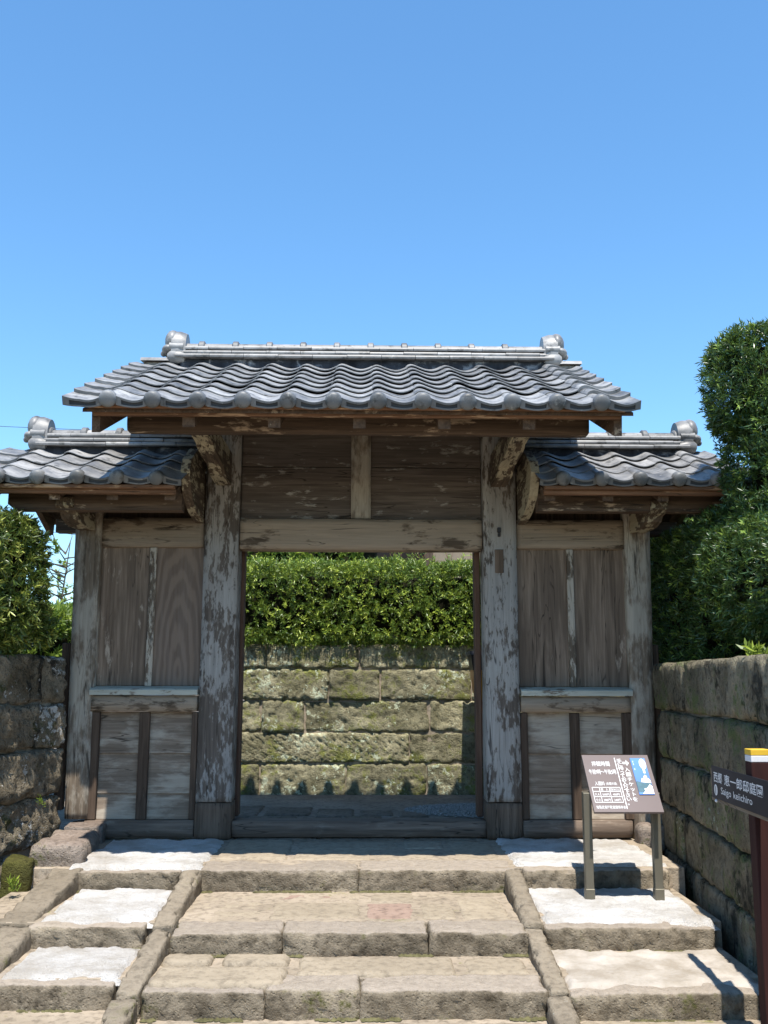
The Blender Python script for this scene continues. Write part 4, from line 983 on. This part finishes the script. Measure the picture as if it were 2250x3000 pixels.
# thin sprays of a nandina rising above the hedge
sp = thing('feathery_shrub', 'thin feathery twigs rising above the hedge right of centre', 'shrub', (.72, 4.4, 0)); rg = np.random.default_rng(5)
m = MB(); tips = []
for i in range(26):
    x = rg.uniform(-.50, .75); z = rg.uniform(2.50, 2.78); x1 = x + rg.uniform(-.22, .22)
    m.tube([(rg.uniform(-.1, .1), 0, 0), (x * .5, 0, 1.5), (x, rg.uniform(-.1, .1), 2.3), (x1, rg.uniform(-.1, .1), z)], [.008, .006, .004, .002], 5)
    for k in range(7): t = k / 7; tips.append((x + (x1 - x) * t, rg.uniform(-.1, .1), 2.3 + (z - 2.3) * t + .02))
m.build('stem', plain('red_twig', (0.22, 0.10, 0.05), .7), sp)
tp = np.array(tips); o = obj('foliage', leaves_mesh('foliage', tp, np.tile([0, -.3, .8], (len(tp), 1)), L_light, rg, 5, .06, .006, newfrac=.6, depth=.01), sp); o['kind'] = 'stuff'
# small weeds in the joints
def weed(x, y, z, label, n=10, s=.05, seed=0):
    rg = np.random.default_rng(seed); p = rg.normal(0, s * .3, (n, 3)) * np.array([1, 1, .4]); p[:, 2] = abs(p[:, 2])
    r = thing('weed', label, 'plant', (x, y, z)); obj('leaves', leaves_mesh('leaves', p, np.tile([0, 0, 1.], (n, 1)), L_light, rg, 6, s, s * .13, newfrac=.7, depth=.005), r)
weed(-1.42, 2.75, .72, 'bright green sprig beside the left pillar at mid height', 30, .09, 3)
weed(2.03, -2.42, 1.28, 'yellow-green tuft growing on top of the right stone wall', 10, .07, 4)
weed(-2.12, -.62, .345, 'tiny bright weed in a joint of the left wall', 5, .035, 5)
weed(-2.03, -1.35, -.06, 'small weed at the foot of the left wall beside the kerb', 8, .05, 6)

# slender young tree with pale leaves behind the left post
tr = thing('young_tree', 'slender young tree with sparse pale green leaves behind the left gate post', 'tree', (-3.9, 5.2, 0)); rg = np.random.default_rng(8)
m = MB(); m.tube([(0, 0, 0), (.05, 0, 1.2), (.0, .05, 2.0), (.1, 0, 2.9)], [.035, .025, .015, .005], 8); m.build('trunk', P_bark, tr)
m = MB(); pts = []
for i in range(46):
    z = rg.uniform(1.3, 2.85); a = rg.uniform(0, 6.28); L = rg.uniform(.4, 1.0)
    p = [Vector((.04, .02, z))]; d = Vector((math.cos(a), math.sin(a) * .6, rg.uniform(.0, .5))).normalized()
    for k in range(4): d = (d + Vector(rg.normal(0, .25, 3))).normalized(); p.append(p[-1] + d * L / 4)
    m.tube(p, [.010, .007, .005, .004, .002], 5)
    pts += [tuple(p[-1]), tuple((p[-1] + p[-2]) / 2), tuple(p[-2]), tuple((p[-2] + p[-3]) / 2)]
m.build('branches', P_bark, tr)
pts = np.array(pts); o = obj('crown', leaves_mesh('crown', pts, np.tile([0, -.2, .6], (len(pts), 1)), L_light, rg, 11, .07, .015, newfrac=.6, depth=.08, spread=(.3, 1.5)), tr); o['kind'] = 'stuff'

# ------------------------------------------------------------------ background
# tiled house behind the right hedge, its wall just seen under the lintel
P_wall = plain('ochre_house_plaster', (0.26, 0.205, 0.145), .9, var=.12, nscale=3)
P_opening_shade = plain('house_opening_shade', (0.015, 0.012, 0.010), .9)  # shade of the house opening, put into the colour of a solid block
hs = thing('house', 'tiled house behind the hedge, ochre wall under the lintel and roof at right', 'house', (5.2, 9.0, 0))
m = MB(); m.box(-4.1, 4.5, .0, 4.5, 0, 3.75, .02); m.build('wall', P_wall, hs)
m = MB(); m.box(-5.2, -4.13, .6, 4.5, 0, 3.7, .02); m.build('dark_opening_block', P_opening_shade, hs)
m = MB(); m.box(-4.16, -4.02, -.05, .1, 0, 3.7, .01); m.build('corner_post', W_batten, hs)
rz = lambda y: 3.72 + (y + 1.0) * .42
m = MB(); m.prism([(-1.0, 3.60), (-1.0, 3.70), (2.25, rz(2.25)), (5.5, 3.70), (5.5, 3.60)], 'x', -3.0, 4.9); rf = m.build('roof', T_tile, hs)
q = random.Random(2)
ME_small = tile_mesh('roof_tile', PROF, T_ridge)
hsl = math.atan(.42)
for r in range(6, 14):
    for c in range(0, 16):
        obj('roof_tile', ME_small, rf, (-.9 + c * PITCHX, -1.0 + r * .235, rz(-1.0 + r * .235) + .0), (hsl, q.uniform(-.01, .01), 0))
m = MB(); m.box(-3.0, 4.9, 2.10, 2.40, rz(2.25) - .02, rz(2.25) + .20, .02); m.build('ridge', T_tile, rf)
for i in range(18):
    m = MB(); x = -2.9 + i * .45; m.tube([(x, 2.05, rz(2.25) + .22), (x + .08, 2.05, rz(2.25) + .22)], .05, 8); m.build('ridge_knob', T_eave, rf)

# pale low building beyond the left hedge
fb = thing('far_building', 'low white building far behind the left hedge beside the gate', 'building', (-16.5, 38, 0))
P_fw = plain('far_white_wall', (0.70, 0.70, 0.70), .8, var=.05); P_fr = plain('far_pale_roof', (0.62, 0.62, 0.64), .6, var=.1)
m = MB(); m.box(-6, 6, 0, 8, 0, 2.6, .02); m.build('wall', P_fw, fb)
m = MB(); m.prism([(-.8, 2.55), (-.8, 2.75), (4, 3.9), (8.8, 2.75), (8.8, 2.55)], 'x', -6.6, 6.6); m.build('roof', P_fr, fb)
for i in range(6):
    m = MB(); m.box(-5 + i * 1.8, -4 + i * 1.8, -.04, .05, 1.0, 1.9, .01); w = m.build('window', plain('far_window_glass', (0.06, 0.07, 0.09), .15, .6), fb)
    m = MB(); m.box(-5.05 + i * 1.8, -3.95 + i * 1.8, -.09, .0, .93, 1.0, .01); m.build('sill', P_fw, w)
m = MB()
for z in (4.05, 4.35): m.tube([(-6.5, -.2, z), (6.5, -.2, z)], .04, 6)
for i in range(14): m.tube([(-6.5 + i, -.2, 2.7), (-6.5 + i, -.2, 4.4)], .03, 6)
m.build('railing', P_fw, fb)
# wooded hill
vs = []; fs = []; nx, ny = 60, 10
for j in range(ny + 1):
    for i in range(nx + 1):
        x = -260 + 420 * i / nx; w = j / ny; h = 17 * math.sin(math.pi * min(1, w * .5 + .0)) * (.65 + .35 * mnoise.noise((x * .012, 2, 0))) + 3.0 * mnoise.noise((x * .09, w * 4, 1)) * w
        vs.append((x, 230 + 120 * w, -1 + h))
for j in range(ny):
    for i in range(nx): a = j * (nx + 1) + i; fs.append((a, a + 1, a + nx + 2, a + nx + 1))
m = MB(); m.add(vs, fs, True); tag(m.build('hill', stone('wooded_hill', (0.03, 0.05, 0.025), (0.06, 0.09, 0.04), bump=.8, bdist=2.0, scale=.05, vary=0)), kind='structure')
# a clump of far trees before the hill
def ftree(x, y, h, label, seed):
    rg = np.random.default_rng(seed); t = thing('far_tree', label, 'tree', (x, y, 0), group='trees far behind the left hedge')
    m = MB(); m.tube([(0, 0, 0), (.1, 0, h * .5), (0, 0, h * .9)], [.22, .15, .05], 7); m.build('trunk', P_bark, t)
    n = 420; d = rg.normal(0, 1, (n, 3)); d /= np.linalg.norm(d, axis=1, keepdims=True); p = d * rg.uniform(.5, 1, (n, 1)) * np.array([h * .30, h * .30, h * .36]) + np.array([0, 0, h * .64])
    o = obj('crown', leaves_mesh('crown', p, d, L_dark, rg, 7, .45, .13, depth=.3), t); o['kind'] = 'stuff'
for i, (x, y, h) in enumerate(((-31, 72, 6.8), (-27.5, 78, 7.6), (-24.5, 74, 6.4), (-35, 80, 7.8), (-22, 82, 7.2))):
    ftree(x, y, h, ('leftmost', 'tallest', 'small rounded', 'broad', 'rightmost')[i] + ' dark tree on the skyline behind the young tree', 60 + i)
# utility pole with cables
up = thing('utility_pole', 'grey utility pole with white insulators above the left hedge', 'pole', (-8.75, 17.0, 0))
P_pole = plain('pole_concrete', (0.30, 0.29, 0.28), .8, var=.1); P_ins = plain('white_porcelain', (0.75, 0.75, 0.75), .3, .5, var=.03); P_wire = plain('black_cable', (0.03, 0.03, 0.032), .6)
m = MB(); m.tube([(0, 0, 0), (0, 0, 5.6)], [.14, .10], 12); m.build('shaft', P_pole, up)
for z in (4.62, 4.78, 4.94): m = MB(); m.tube([(-.16, -.05, z - .04), (-.16, -.05, z + .04)], .075, 10); m.build('insulator', P_ins, up)
m = MB(); m.tube([(-.16, -.05, 4.2), (-.16, -.05, 5.1)], .05, 8); m.build('bracket', P_wire, up)
m = MB(); m.tube([(.1, 0, 4.45), (.3, 0, 4.2), (.5, 0, 4.3), (.55, 0, 4.75), (.4, 0, 4.85)], .02, 6); m.build('cable_loop', P_wire, up)
def cable(p, q, sag, label, r=.007):
    m = MB(); P, Q = Vector(p), Vector(q)
    m.tube([P.lerp(Q, t / 12) - Vector((0, 0, sag * 4 * (t / 12) * (1 - t / 12))) for t in range(13)], r, 5); tag(m.build('power_cable', P_wire), label, 'cable', 'overhead cables at the left')
cable((-22, 17, 8.2), (6, 19.5, 7.9), .25, 'thin cable crossing the sky above the left side roof ridge')
cable((-22, 17, 6.9), (-8.8, 17, 6.85), .1, 'thin cable meeting the picture edge left of the ridge ornament')
cable((-8.3, 17, 4.85), (3, 19, 4.4), .15, 'cable running right from the utility pole to behind the gate')
